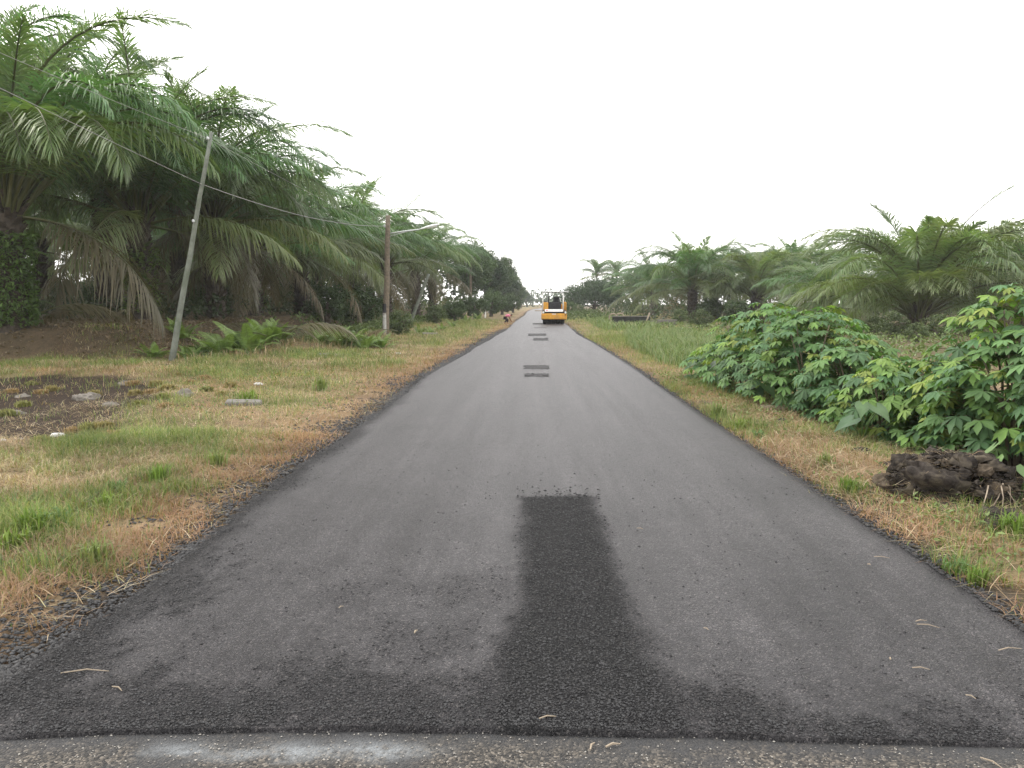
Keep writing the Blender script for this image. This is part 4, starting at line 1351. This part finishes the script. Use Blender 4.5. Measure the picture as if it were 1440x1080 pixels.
blades('heap_straw', hs_x, hs_y, nrs.uniform(.08, .32, 420), nrs.uniform(.003, .006, 420), nrs.uniform(.8, 1.05, 420), pick(STRAW, 420), 'dry straws and rootlets caught on the dirt heap', cat='straw', z0=hgt(hs_x, hs_y) + .36 * np.exp(-(((hs_x - hx) / .45) ** 2 + ((hs_y - hy - .1) / .4) ** 2)) + .02)
qa = nrs.uniform(0, 6.283, nc); qr = nrs.uniform(0, 1, nc) ** .6
cxx = hx + .02 + np.cos(qa) * qr * .75; cyy = hy + .08 + np.sin(qa) * qr * .6
stones('soil_crumbs', cxx, cyy, hgt(cxx, cyy) + .37 * np.sqrt(np.maximum(0, 1 - (qr * 1.35) ** 2)), nrs.uniform(.008, .035, nc), M_SOILC, 'crumbs of dark soil strewn over and round the dirt heap', 'soil', .9)
for i, (px, py, s, lb) in enumerate(((1330, 715, .10, 'dark soil clod lying before the dirt heap'), (1405, 735, .15, 'wide flat dark clod at the foot of the dirt heap'), (1215, 632, .10, 'dark clod in the straw towards the yellowish cassava'), (1248, 655, .07, 'small dark clod between straw and dirt heap'), (1100, 590, .09, 'dark clod near the cut log'))):
    x, y = G(px, py)
    tag(link('soil_clod', lump('soil_clod', 20 + i, s * 1.4, s, s * .7, M_SOILC, .5, 20, 9), None, (x, y, HZ(x, y) - .01), (0, 0, i)), lb, 'clod', 'soil clods on the verge')


def log(px, py, L, rad, rz, label, mat_=None):
    x, y = G(px, py); mb = MB(); n = 10
    pts = [(-L / 2 + L * i / 5, .01 * math.sin(i * 2.1), .004 * math.cos(i * 3.)) for i in range(6)]
    mb.tube(pts, [rad * (1 + .06 * math.sin(i * 1.7)) for i in range(6)], n, 0)
    return tag(mb.build('cut_log', mat_ or M_LOG, None, (x, y, HZ(x, y) + rad * .75), (0, 0, rz), smooth=False), label, 'log')


log(1086, 572, .34, .04, -.25, 'short pale cut log on the verge below the cassava')
log(1172, 569, .2, .018, .15, 'thin pale stick poking out under the cassava')
log(760, 437.5, 2.2, .12, .1, 'pale log lying where the road ends in haze')
for i, (px, py, s, lb) in enumerate(((155, 561, .17, 'pale grey rock on the bare dark soil'), (122, 551, .26, 'wide rock half hidden in grass at the soil patch'), (260, 554, .24, 'rounded rock in the rusty dry grass'), (20, 571, .18, 'rock at the far margin of the soil patch'), (32, 549, .15, 'small rock between soil patch and bank'), (175, 535, .18, 'rock on the ridge above the dark soil'), (22, 607, .11, 'pale stone at the near margin of the soil patch'))):
    x, y = G(px, py)
    tag(link('rock', lump('rock', 40 + i, s * .95, s * .7, s * .5, M_ROCK, .45, 26, 12), None, (x, y, HZ(x, y) - .03), (0, 0, i * 1.1)), lb, 'rock', 'rocks by the bare soil')
for px, py, d, rz, lb in ((343, 568, (.55, .3, .09), .3, 'broken concrete slab in the grass near the fresh green tuft'), (468, 500, (.9, .35, .06), .1, 'pale slab of rubble in front of the bright ferns'), (605, 470, (.8, .5, .08), .2, 'grey slab of rubble past the street lamp pole')):
    x, y = G(px, py); mb = MB(); mb.box((0, 0, 0), d, bev=.02)
    tag(mb.build('concrete_slab', M_CSLAB, None, (x, y, HZ(x, y) + d[2] * .3), (.06, .04, rz)), lb, 'slab', 'rubble slabs on the verge')
for i, (px, py, s, lb) in enumerate(((364, 541, .1, 'crumpled white plastic litter in the brown grass'), (80, 606, .09, 'white litter on the dark soil'), (4, 612, .07, 'scrap of white litter at the near margin of the soil'), (377, 671, .03, 'tiny white scrap beside the road edge'), (560, 497, .1, 'white scrap near the bright ferns'))):
    x, y = G(px, py)
    tag(link('litter', lump('litter', 60 + i, s, s * .6, s * .4, M_LITTER, .6, 12, 6), None, (x, y, HZ(x, y) + .01), (0, 0, i)), lb, 'litter', 'white litter on the verge')
# straws and chips lying on the asphalt
SP = ((585, 893, 3, 1.3, .035), (770, 1015, 2, .3, .07), (833, 1046, 3, 1.2, .05), (862, 1045, 3, .4, .06), (120, 948, 2, .15, .20), (165, 972, 2, -.5, .07), (1305, 882, 2, -.4, .1), (1295, 875, 2, .2, .06), (1365, 983, 2, -.9, .04), (1420, 915, 2, .2, .12), (1240, 785, 2, -.3, .09), (1295, 943, 2, -.2, .07), (993, 888, 2, -.9, .03), (480, 858, 2, .9, .03), (900, 745, 2, -.5, .05), (1395, 1070, 2, -1., .08), (1252, 929, 3, 1.2, .02), (1222, 795, 3, -.8, .02))
for i, (px, py, t, a, l) in enumerate(SP):
    x, y = G(px, py); mb = MB()
    pts = [(-l / 2, 0, .0), (0, l * .08, .004), (l / 2, -l * .03, .0)]
    mb.tube(pts, [.0012 * t, .0015 * t, .0006 * t], 4)
    tag(mb.build('straw_bit', M_LOG, None, (x, y, (.012 + .006 * math.sin(y * .55 + x)) if y > lip_y(x) else -.008), (0, 0, a)), 'single pale straw or chip lying on the dark asphalt', 'straw', 'straws on the road')


# individual grass tufts that stand out
def tuft_mesh(seed, n, L, col, sp=.05):
    r = np.random.RandomState(seed)
    V = []; Q = []; F = []; K = []
    for i in range(n):
        a = r.uniform(0, 6.283); b = np.array((r.normal(0, sp), r.normal(0, sp), -.01))
        d = np.array((math.cos(a), math.sin(a), 0)); s = np.array((-d[1], d[0], 0)); l = L * r.uniform(.5, 1.1); o = r.uniform(.1, .75)
        w_ = r.uniform(.004, .008)
        p1 = b + d * l * o * .35 + np.array((0, 0, l * .6)); p2 = b + d * l * o * .95 + np.array((0, 0, l * (1 - o * .6)))
        n0 = len(V); V += [b - s * w_ * .7, b + s * w_ * .7, p1 - s * w_, p1 + s * w_, p2]
        c = np.array(col) * r.uniform(.7, 1.3); K += [c] * 5
        Q.append((n0, n0 + 1, n0 + 3, n0 + 2)); F.append((n0 + 2, n0 + 3, n0 + 4))
    return mesh_np('grass_tuft', V, [Q, F], M_GRASS, np.array(K))


TUFD = [tuft_mesh(11, 420, .13, (.25, .21, .10), .045), tuft_mesh(12, 380, .11, (.28, .20, .115), .045), tuft_mesh(13, 400, .12, (.21, .21, .09), .045)]
TUF = [tuft_mesh(1, 110, .24, (.13, .20, .045)), tuft_mesh(2, 90, .2, (.15, .21, .05)), tuft_mesh(3, 80, .16, (.11, .18, .07)), tuft_mesh(4, 90, .28, (.17, .21, .08))]
for i, (px, py, m, s, lb) in enumerate((
        (45, 752, 0, 1.0, 'tall bright grass tuft in the broad green patch by the road'), (75, 738, 2, 1.2, 'bluish grass tuft in the broad green patch'), (20, 770, 1, .9, 'yellow-green tuft at the edge of the broad green patch'),
        (150, 712, 1, .9, 'spreading grass tuft past the broad green patch'), (225, 676, 0, .9, 'fresh grass tuft standing alone in dry grass'), (165, 688, 2, .8, 'small tuft behind the spreading one'), (350, 563, 1, 1.4, 'fresh yellow-green tuft by the broken slab'),
        (305, 655, 3, .8, 'pale tuft close to the straw strip'), (135, 790, 3, .7, 'weedy tuft in straw next to the asphalt crumbs'),
        (1195, 690, 0, .8, 'upright broad-bladed tuft in the straw beside the road'), (1345, 800, 2, .9, 'bluish tuft leaning over the road edge'), (1375, 815, 0, .6, 'tuft beside the bluish one at the road edge'), (1425, 750, 0, .9, 'green tuft below the dirt heap'), (1040, 600, 1, 1.0, 'green tuft on the verge across from the taro'), (1010, 585, 3, 1.1, 'pale green tuft in the long verge grass'), (1065, 612, 2, .9, 'tuft between the verge grass and straw'), (1160, 655, 3, .7, 'thin dry tuft in the middle of the straw'),
        (450, 548, 3, 1.3, 'dry pale tuft in the patchy verge'), (690, 1000, 0, 0, ''))):
    if s <= 0: continue
    x, y = G(px, py)
    tag(link('grass_tuft', TUF[m], None, (x, y, HZ(x, y)), (0, 0, i * .7), s), lb, 'grass tuft', 'grass tufts on the verges')

for i in range(26):
    px, py = ((70, 540), (60, 545), (30, 560), (185, 550), (210, 548), (225, 560), (240, 545), (270, 540), (290, 548), (130, 545), (105, 600), (125, 602), (150, 598), (20, 545), (200, 565), (310, 556), (190, 535), (8, 575), (250, 530), (285, 530), (45, 533), (320, 545), (150, 610), (60, 618), (215, 540), (235, 572))[i]
    x, y = G(px + rnd.uniform(-5, 5), py + rnd.uniform(-3, 3))
    tag(link('grass_tuft', TUFD[i % 3], None, (x, y, HZ(x, y)), (0, 0, i * .9), rnd.uniform(.9, 1.3)), 'soft dry yellowish grass clump around the bare dark soil', 'grass tuft', 'dry clumps around the bare soil')

# dead palm fronds and brush heaped at the ditch
for i, (px, y, rz, s) in enumerate(((375, 25.3, 2.6, .42), (405, 25.8, .3, .45), (430, 26.5, 3.3, .4), (360, 26.6, .1, .4), (180, 25.5, 2.2, .4), (300, 29.5, .4, .5), (560, 33, 2.9, .35), (60, 25.5, .4, .5), (120, 25.2, 2.9, .45), (20, 26.5, 1.9, .5), (95, 27.5, .2, .5))):
    p = AT(px, 495, y)
    tag(link('fallen_frond', FR['hang'][i % 2], None, (p.x, y, HZ(p.x, y) + .45 * s + .25), (rnd.uniform(-.3, .3), -.55, rz), s), 'withered brown palm frond lying on the brush at the ditch', 'palm frond', 'fallen fronds at the ditch')


# ------------------------------------------------------------------ poles, lamps, wires
def shaft(name, p0, p1, r0, r1, mat_, parent, n=10, sq=False):
    mb = MB(); k = 8
    p0, p1 = Vector(p0), Vector(p1)
    mb.tube([p0.lerp(p1, i / k) + Vector((.01 * math.sin(i * 1.9), 0, 0)) for i in range(k + 1)], [r0 + (r1 - r0) * i / k for i in range(k + 1)], 4 if sq else n)
    return mb.build(name, mat_, parent, smooth=not sq)


def lamp_head(root, p, sc=1.0, d=1):
    """cobra-head lantern: housing and lens below, long axis along +x, tilted up"""
    mb = MB(); n = 12; prof = [(0, .05, .05), (.1, .06, .06), (.3, .12, .09), (.6, .15, .10), (.85, .11, .07), (.95, .03, .02)]
    v = []; f = []
    for (x, wy, wz) in prof:
        for k in range(n):
            a = 2 * math.pi * k / n
            v.append(Vector((x, wy * math.cos(a), wz * max(-.25, math.sin(a)) + x * .24)) * sc + p)
    for i in range(len(prof) - 1):
        for k in range(n): f.append((i * n + k, i * n + (k + 1) % n, (i + 1) * n + (k + 1) % n, (i + 1) * n + k))
    f.append(tuple(range(n))[::-1]); f.append(tuple((len(prof) - 1) * n + k for k in range(n)))
    mb.add(v, f); h = mb.build('lamp_head', M_LAMP, root, smooth=True)
    mb = MB(); mb.box(p + Vector((.58, 0, .58 * .24 - .035)) * sc, (.46 * sc, .2 * sc, .05 * sc), 0, (0, -.235, 0), .015)
    mb.build('lens', M_LENS, h)


# leaning concrete pole
b1 = AT(240, 507, 22.3); t1 = AT(297, 186, 22.3)
pole1 = empty('utility_pole', (b1.x, 22.3, HZ(b1.x, 22.3)), 0, 'leaning slender concrete pole with mossy foot among the ferns', 'utility pole', 'utility poles along the road')
o0 = Vector((b1.x, 22.3, HZ(b1.x, 22.3)))
top1 = t1 - o0
shaft('shaft', (0 - top1.x * .05, 0, -.4), top1, .095, .05, M_CONC, pole1, 12)
for zz in (.97, .62):
    q = top1 * zz; mb = MB(); mb.tube([q + Vector((0, -.13, 0)), q + Vector((0, .13, 0))], .02, 6); mb.box(q + Vector((0, -.15, 0)), (.07, .07, .09), bev=.02)
    mb.build('insulator', M_STEEL, pole1)
# timber pole with street lamp
D2 = 38.3
b2 = AT(542.5, 472, D2); t2 = AT(545.5, 303, D2)
z2 = HZ(b2.x, D2); o2 = Vector((b2.x, D2, z2))
pole2 = empty('street_lamp_pole', o2, 0, 'timber pole with a street lamp arm and worn white paint below', 'street lamp', 'utility poles along the road')
tp = t2 - o2
shaft('shaft', (0, 0, -.5), tp, .15, .115, M_TIMBER, pole2, 12)
shaft('conduit', (-.165, -.02, 0), (tp.x - .10, -.02, tp.z * .72), .032, .03, M_TIMBER, pole2, 8)
pa = AT(546, 329, D2) - o2; pb = AT(591, 322.5, D2) - o2
mb = MB(); mb.tube([pa, pa.lerp(pb, .5) + Vector((0, 0, .02)), pb], .035, 8); mb.tube([pa + Vector((0, 0, -.13)), pa.lerp(pb, .62)], .018, 6)
mb.build('lamp_arm', M_STEEL, pole2, smooth=True)
lamp_head(pole2, pb)
for zz, hh, m_ in ((.55, 1.1, M_WORN),):
    mb = MB(); mb.tube([(.004, 0, .05), (.008, 0, zz), (.012, 0, hh)], [.158, .154, .149], 12, cap=False); mb.build('paint_band', m_, pole2, smooth=True)
mb = MB(); mb.tube([(.014, 0, 1.12), (.02, 0, 1.55)], [.1495, .1475], 12, cap=False); mb.build('tar_band', M_BLK, pole2, smooth=True)
mb = MB(); mb.box(AT(545, 318, D2) - o2 + Vector((-.14, -.02, 0)), (.1, .1, .14), bev=.02); mb.build('insulator', M_STEEL, pole2)


# farther poles
def far_pole(px, base, topy, D, label, lamp=False, stay=False):
    b = AT(px, base, D); t = AT(px + (1 if lamp else 0), topy, D); z = HZ(b.x, D); o = Vector((b.x, D, z))
    root = empty('street_lamp_pole' if lamp else 'utility_pole', o, 0, label, 'street lamp' if lamp else 'utility pole', 'utility poles along the road')
    shaft('shaft', (0, 0, -.5), t - o, .17, .13, M_TIMBER, root, 10)
    mb = MB(); mb.tube([(0, 0, .1), (0, 0, 1.1)], [.176, .17], 10, cap=False); mb.build('paint_band', M_WORN, root, smooth=True)
    if lamp:
        q = (t - o) + Vector((.05, 0, -.35)); e = q + Vector((1.5, 0, .25))
        mb = MB(); mb.tube([q, e], .045, 8); mb.build('lamp_arm', M_STEEL, root, smooth=True)
        lamp_head(root, e, 1.15)
    if stay:
        mb = MB(); mb.tube([(-.75, -.2, -.2), (-.2, -.05, 2.4)], [.07, .06], 8); mb.build('stay', M_WORN, root, smooth=True)
    return t


t3 = far_pole(662, 443, 369, 96, 'plain timber pole with white foot beside the dark roadside trees', stay=True)
t4 = far_pole(687, 440, 392, 123, 'thin far pole with a small lamp head among the roadside trees', lamp=True)
b5 = AT(574, 450, 58); t5 = AT(603, 385, 58); z5 = HZ(b5.x, 58)
st = empty('stay_pole', (b5.x, 58, z5), 0, 'slanted pale stay pole leaning under the palms past the street lamp', 'pole', 'utility poles along the road')
shaft('shaft', (0, 0, -.3), t5 - Vector((b5.x, 58, z5)), .14, .10, M_CONC, st, 10)
mb = MB(); mb.tube([(.02, 0, .02), (.1, 0, .35)], [.16, .15], 10); mb.build('collar', M_WORN, st, smooth=True)
pm = AT(682, 440, 88); mb = MB(); mb.tube([(0, 0, -.2), (0.08, 0, .85)], [.09, .08], 8); mb.box((.085, 0, .88), (.2, .2, .06), bev=.02)
tag(mb.build('marker_post', M_WHITE, None, (pm.x, 88, HZ(pm.x, 88))), 'short white marker post in the weeds under the roadside trees', 'marker post')
# the next pole behind the camera, which carries the wires on
p0 = empty('utility_pole', (-10.1, -9, HZ(-10.1, -9)), 0, 'upright concrete pole that carries the two wires on past the leaning one', 'utility pole', 'utility poles along the road')
shaft('shaft', (0, 0, -.4), (0, 0, 7.5), .13, .09, M_CONC, p0, 12)
mb = MB(); mb.box((0, 0, 7.1), (.9, .1, .12), bev=.01); mb.build('crossarm', M_TIMBER, p0)


def wire(a, b, sag, label, rad=.006):
    a, b = Vector(a), Vector(b); n = 40; mb = MB()
    mb.tube([a.lerp(b, i / n) + Vector((0, 0, -4 * sag * (i / n) * (1 - i / n))) for i in range(n + 1)], rad, 5)
    tag(mb.build('overhead_wire', M_WIRE, None, smooth=True), label, 'wire', 'overhead wires between the poles')


wa = o0 + top1 * .97 + Vector((0, -.15, 0)); wb = o0 + top1 * .78 + Vector((0, -.1, 0))
wire((-10.4, -9, 6.75), wa, .42, 'pale upper wire running to the top of the leaning pole')
wire((-9.8, -9, 7.05), wb, .12, 'dark lower wire crossing the shaft of the leaning pole', .008)
wire(wa, t3 + Vector((0, 0, -.25)), .5, 'wire from the leaning pole top towards the plain timber pole')
wire(wb, AT(545, 318, D2) + Vector((-.16, -.05, 0)), .32, 'sagging wire from the leaning pole to the street lamp pole', .012)
wire(AT(545, 318, D2) + Vector((-.16, -.05, 0)), t3 + Vector((0, 0, -.6)), .9, 'wire from the street lamp pole to the plain timber pole')


# ------------------------------------------------------------------ low dark wall in the grass
wl = AT(861, 456, 56); wr = AT(914, 456, 56)
wall = empty('culvert_wall', (wl.x, 56, HZ(wl.x, 56)), 0, 'low blackened concrete culvert wall in the tall grass', 'wall')
L_ = wr.x - wl.x
mb = MB(); mb.box((L_ / 2, 0, .2), (L_, .25, .85), bev=.02); mb.build('wall_body', M_DARKWALL, wall)
mb = MB(); mb.box((L_ / 2, 0, .655), (L_ + .12, .34, .06), bev=.015); mb.build('coping', M_CSLAB, wall)
mb = MB(); mb.box((L_ + 1.0, .4, .12), (2.0, .22, .6), 0, (0, 0, .2), .02); mb.build('wing_wall', M_CSLAB, wall)
sp_ = AT(907, 458, 54); mb = MB(); mb.tube([(0, 0, -.2), (.12, 0, .4), (.3, .05, .95)], [.07, .06, .045], 7)
tag(mb.build('leaning_stake', M_LOG, None, (sp_.x, 54, HZ(sp_.x, 54)), smooth=True), 'pale stake leaning against the dark culvert wall', 'stake')
for i, (px, y) in enumerate(((862, 58), (872, 59))):
    q = AT(px, 441, y); mb = MB(); mb.tube([(.28 * math.cos(a / 12 * 6.283), 0, .35 + .28 * math.sin(a / 12 * 6.283)) for a in range(13)], .05, 6)
    tag(mb.build('pipe_ring', M_LOG, None, (q.x, y, HZ(q.x, y) + .2), smooth=True), 'pale ring-shaped pipe end standing behind the culvert wall', 'pipe', 'pipe ends behind the culvert wall')


# ------------------------------------------------------------------ road roller
ro = G(778.5, 455.6)
roller = empty('road_roller', (ro[0], ro[1], .004), 0, 'yellow pneumatic-tyred road roller with canopy standing on the new asphalt', 'road roller')


def tyre(parent, x, y, rad, wd):
    mb = MB(); n = 28
    prof = [(-wd / 2, .55 * rad), (-wd / 2, .86 * rad), (-wd * .42, .97 * rad), (-wd * .2, rad), (wd * .2, rad), (wd * .42, .97 * rad), (wd / 2, .86 * rad), (wd / 2, .55 * rad)]
    v = []; f = []
    for k in range(n):
        a = 2 * math.pi * k / n
        for (u, r_) in prof: v.append((u, r_ * math.cos(a), r_ * math.sin(a)))
    m = len(prof)
    for k in range(n):
        for j in range(m - 1): f.append((k * m + j, k * m + j + 1, ((k + 1) % n) * m + j + 1, ((k + 1) % n) * m + j))
    mb.add(v, f)
    o = mb.build('tyre', M_RUB, parent, (x, y, rad), smooth=True)
    mb = MB(); mb.tube([(-wd * .3, 0, 0), (wd * .3, 0, 0)], rad * .56, 18); mb.build('rim', M_YEL, o)
    return o


for k in range(5): tyre(roller, -.67 + .333 * k, 0.0, .43, .315)
for k in range(4): tyre(roller, -.5 + .333 * k, 2.75, .43, .315)
RB = lambda nm, c, d, m_, bev=.03, rot=None, par=None: (lambda mb: (mb.box(c, d, 0, rot, bev), mb.build(nm, m_, par or roller))[1])(MB())
RB('bumper', (.015, -.62, .58), (1.93, .16, .45), M_YEL, .05)
RB('skirt', (.015, -.53, .345), (1.86, .1, .06), M_BLK, .01)
RB('chassis', (.015, 1.3, .78), (1.80, 3.7, .42), M_YEL, .05)
RB('side_fender', (-.86, 0, .7), (.12, 1.05, .3), M_YEL, .04); RB('side_fender', (.89, 0, .7), (.12, 1.05, .3), M_YEL, .04)
RB('engine_hood', (.015, -.30, .93), (1.80, .55, .2), M_BLK, .04, (R(14), 0, 0))
bn = RB('banner', (0, -.60, 1.03), (1.36, .02, .24), M_WHITE, .004, (R(-42), 0, 0))
Mb = Euler((R(-42), 0, 0)).to_matrix()
for (u, v_, wd, hh, m_) in ((-.52, 0, .15, .08, M_RED), (-.36, .0, .07, .05, M_RED), (-.12, 0, .22, .045, M_BLUEGREY), (.16, 0, .22, .045, M_BLUEGREY), (.44, 0, .2, .06, M_BLUEGREY)):
    c = Vector((0, -.60, 1.03)) + Mb @ Vector((u, -.012, v_))
    RB('print', tuple(c), (wd, .006, hh), m_, .001, (R(-42), 0, 0), bn)
RB('console', (.085, .25, 1.36), (.97, .5, .6), M_BLK, .06)
for k in range(5): RB('grille_slat', (.085, -.012, 1.18 + k * .09), (.8, .03, .03), M_BLK, .006)
RB('side_panel', (-.62, .35, 1.32), (.42, .9, .66), M_YEL, .05)
RB('armrest_pad', (-.62, .1, 1.69), (.2, .3, .07), M_SEAT, .02)
mb = MB(); mb.tube([(.8, -.1, .95), (.8, -.1, 1.62), (.8, .0, 1.66), (.8, .7, 1.66), (.8, .75, .95)], .04, 8); mb.tube([(.93, -.1, .95), (.93, -.1, 1.62), (.93, .7, 1.62), (.93, .7, .95)], .035, 8); mb.tube([(.8, -.1, 1.62), (.93, -.1, 1.62)], .035, 8)
mb.build('guard_rail', M_YEL, roller, smooth=True)
RB('side_box', (.84, .3, 1.2), (.22, .6, .5), M_YEL, .04)
for (x, y, r_) in ((-.82, -.2, .03), (.71, -.2, .05), (-.82, 1.9, .035), (.82, 1.9, .035)):
    mb = MB(); mb.tube([(x, y, .95), (x, y + .02, 1.7), (x, y + .04, 2.42)], r_, 8); mb.build('post', M_WHITE, roller, smooth=True)
cn = RB('canopy', (.04, .85, 2.45), (1.86, 2.5, .07), M_LAMP, .025)
RB('canopy_lining', (.04, .85, 2.405), (1.7, 2.3, .02), M_BLK, .004, None, cn)
se = RB('seat', (.25, 1.15, 1.45), (.52, .5, .14), M_SEAT, .04); RB('backrest', (.25, 1.42, 1.78), (.5, .12, .6), M_SEAT, .04, (R(-8), 0, 0), se)
mb = MB(); mb.tube([(.2 + .19 * math.cos(a / 16 * 6.283), .62 + .1 * math.sin(a / 16 * 6.283), 1.8 + .15 * math.sin(a / 16 * 6.283)) for a in range(17)], .016, 6); mb.tube([(.2, .4, 1.5), (.2, .62, 1.8)], .025, 6)
mb.build('steering_wheel', M_BLK, roller, smooth=True)
mb = MB(); mb.tube([(-.35, 2.2, .9), (-.35, 2.2, 2.0), (-.35, 2.3, 2.15)], .045, 8); mb.build('exhaust_pipe', M_BLK, roller, smooth=True)
RB('rear_hood', (.015, 2.5, 1.25), (1.5, 1.2, .55), M_YEL, .08)
RB('water_tank', (.1, 1.75, 1.5), (.9, .25, .35), M_BLK, .05)
for x in (-.80, .87):
    mb = MB(); mb.tube([(x, -.70, .88), (x, -.60, .88)], [.085, .095], 14); h = mb.build('headlight', M_BLK, roller, smooth=False)
    mb = MB(); mb.tube([(x, -.712, .88), (x, -.70, .88)], [.07, .078], 14); mb.build('lens', M_LENS, h)
    RB('marker_light', (x, -.712, .70), (.14, .03, .06), M_AMBER if x < 0 else M_BLK, .008)
mb = MB(); mb.box((.0, -.71, .76), (.3, .012, .05), bev=.003); mb.build('nameplate', M_WHITE, roller)


# ------------------------------------------------------------------ stooping person
def skinned(name, verts, edges, radii, mat_, parent, rootv=0, sub=2):
    me = bpy.data.meshes.new(name); me.from_pydata(verts, edges, []); me.materials.append(mat_)
    o = link(name, me, parent)
    m = o.modifiers.new('skin', 'SKIN'); m.use_smooth_shade = True
    if not me.skin_vertices: bpy.context.view_layer.update()
    lay = me.skin_vertices[0] if me.skin_vertices else None
    for i, q in enumerate(radii):
        lay.data[i].radius = (q, q) if not isinstance(q, tuple) else q
        lay.data[i].use_root = (i == rootv)
    s_ = o.modifiers.new('smooth', 'SUBSURF'); s_.levels = sub; s_.render_levels = sub
    return o


pp_ = AT(712.5, 455.7, 67)
pr = empty('person', (pp_.x, 67, HZ(pp_.x, 67)), 0.15, 'person in pink shirt and dark trousers stooping over the verge', 'person')
Vt = [(-.16, 0, .58), (0, 0, .68), (.17, 0, .75), (.27, 0, .77), (.35, 0, .755)]            # pelvis, waist, chest, neck, head base
Et = [(0, 1), (1, 2), (2, 3), (3, 4)]; Rt = [.12, .115, .125, .055, .06]
Vt += [(.42, 0, .74), (.49, 0, .71)]; Et += [(4, 5), (5, 6)]; Rt += [.095, .075]
for s_ in (-1, 1):
    b = len(Vt)
    Vt += [(-.14, .09 * s_, .54), (.06 + .06 * s_, .11 * s_, .36), (-.08 + .12 * s_, .11 * s_, .09), (.08 + .12 * s_, .12 * s_, .03)]
    Rt += [.085, .06, .04, .032]; Et += [(0, b), (b, b + 1), (b + 1, b + 2), (b + 2, b + 3)]
    b = len(Vt)
    Vt += [(.2, .17 * s_, .72), (.27, .2 * s_, .49), (.36, .13 * s_, .29), (.385, .12 * s_, .235)]
    Rt += [.055, .04, .028, .03]; Et += [(2, b), (b, b + 1), (b + 1, b + 2), (b + 2, b + 3)]
    h = b + 3
    for fi, (dy, ll) in enumerate(((-.03, .06), (-.01, .075), (.01, .08), (.03, .07))):
        Vt += [(.395 + .01 * fi, .12 * s_ + dy, .2), (.40 + .008 * fi, .12 * s_ + dy, .235 - ll)]
        Rt += [.0095, .008]; Et += [(h, len(Vt) - 2), (len(Vt) - 2, len(Vt) - 1)]
    Vt += [(.42, .12 * s_, .23), (.44, .12 * s_, .2)]; Rt += [.011, .009]; Et += [(h, len(Vt) - 2), (len(Vt) - 2, len(Vt) - 1)]
skinned('body', Vt, Et, Rt, M_SKIN, pr)
Vs = [(-.10, 0, .61), (0, 0, .685), (.17, 0, .755), (.23, 0, .77)]; Es = [(0, 1), (1, 2), (2, 3)]; Rs = [.145, .14, .15, .09]
for s_ in (-1, 1):
    b = len(Vs); Vs += [(.2, .17 * s_, .72), (.24, .19 * s_, .60)]; Rs += [.075, .065]; Es += [(2, b), (b, b + 1)]
skinned('shirt', Vs, Es, Rs, M_PINK, pr)
Vp = [(-.17, 0, .575)]; Ep = []; Rp = [.145]
for s_ in (-1, 1):
    b = len(Vp); Vp += [(-.14, .09 * s_, .53), (.06 + .06 * s_, .11 * s_, .36), (-.06 + .12 * s_, .11 * s_, .14)]; Rp += [.1, .078, .06]; Ep += [(0, b), (b, b + 1), (b + 1, b + 2)]
skinned('trousers', Vp, Ep, Rp, M_DARKCL, pr)
skinned('hair', [(.36, 0, .80), (.43, 0, .79), (.50, 0, .75)], [(0, 1), (1, 2)], [.07, .098, .06], M_HAIR, pr)

# ------------------------------------------------------------------ haze: thin damp evening air round everything
hm = bpy.data.materials.new('damp_air'); hm.use_nodes = True; t_ = hm.node_tree; t_.nodes.clear()
ho = t_.nodes.new('ShaderNodeOutputMaterial'); pv = t_.nodes.new('ShaderNodeVolumePrincipled')
pv.inputs['Color'].default_value = (.93, .96, 1.0, 1); pv.inputs['Density'].default_value = HAZE = .0004
pv.inputs['Anisotropy'].default_value = .2
t_.links.new(pv.outputs[0], ho.inputs['Volume'])
mb = MB(); mb.box((0, 295, 9.5), (730, 820, 22)); hz = mb.build('haze', hm)
tag(hz, 'thin pale damp haze over road and plantation', 'haze', kind='stuff')
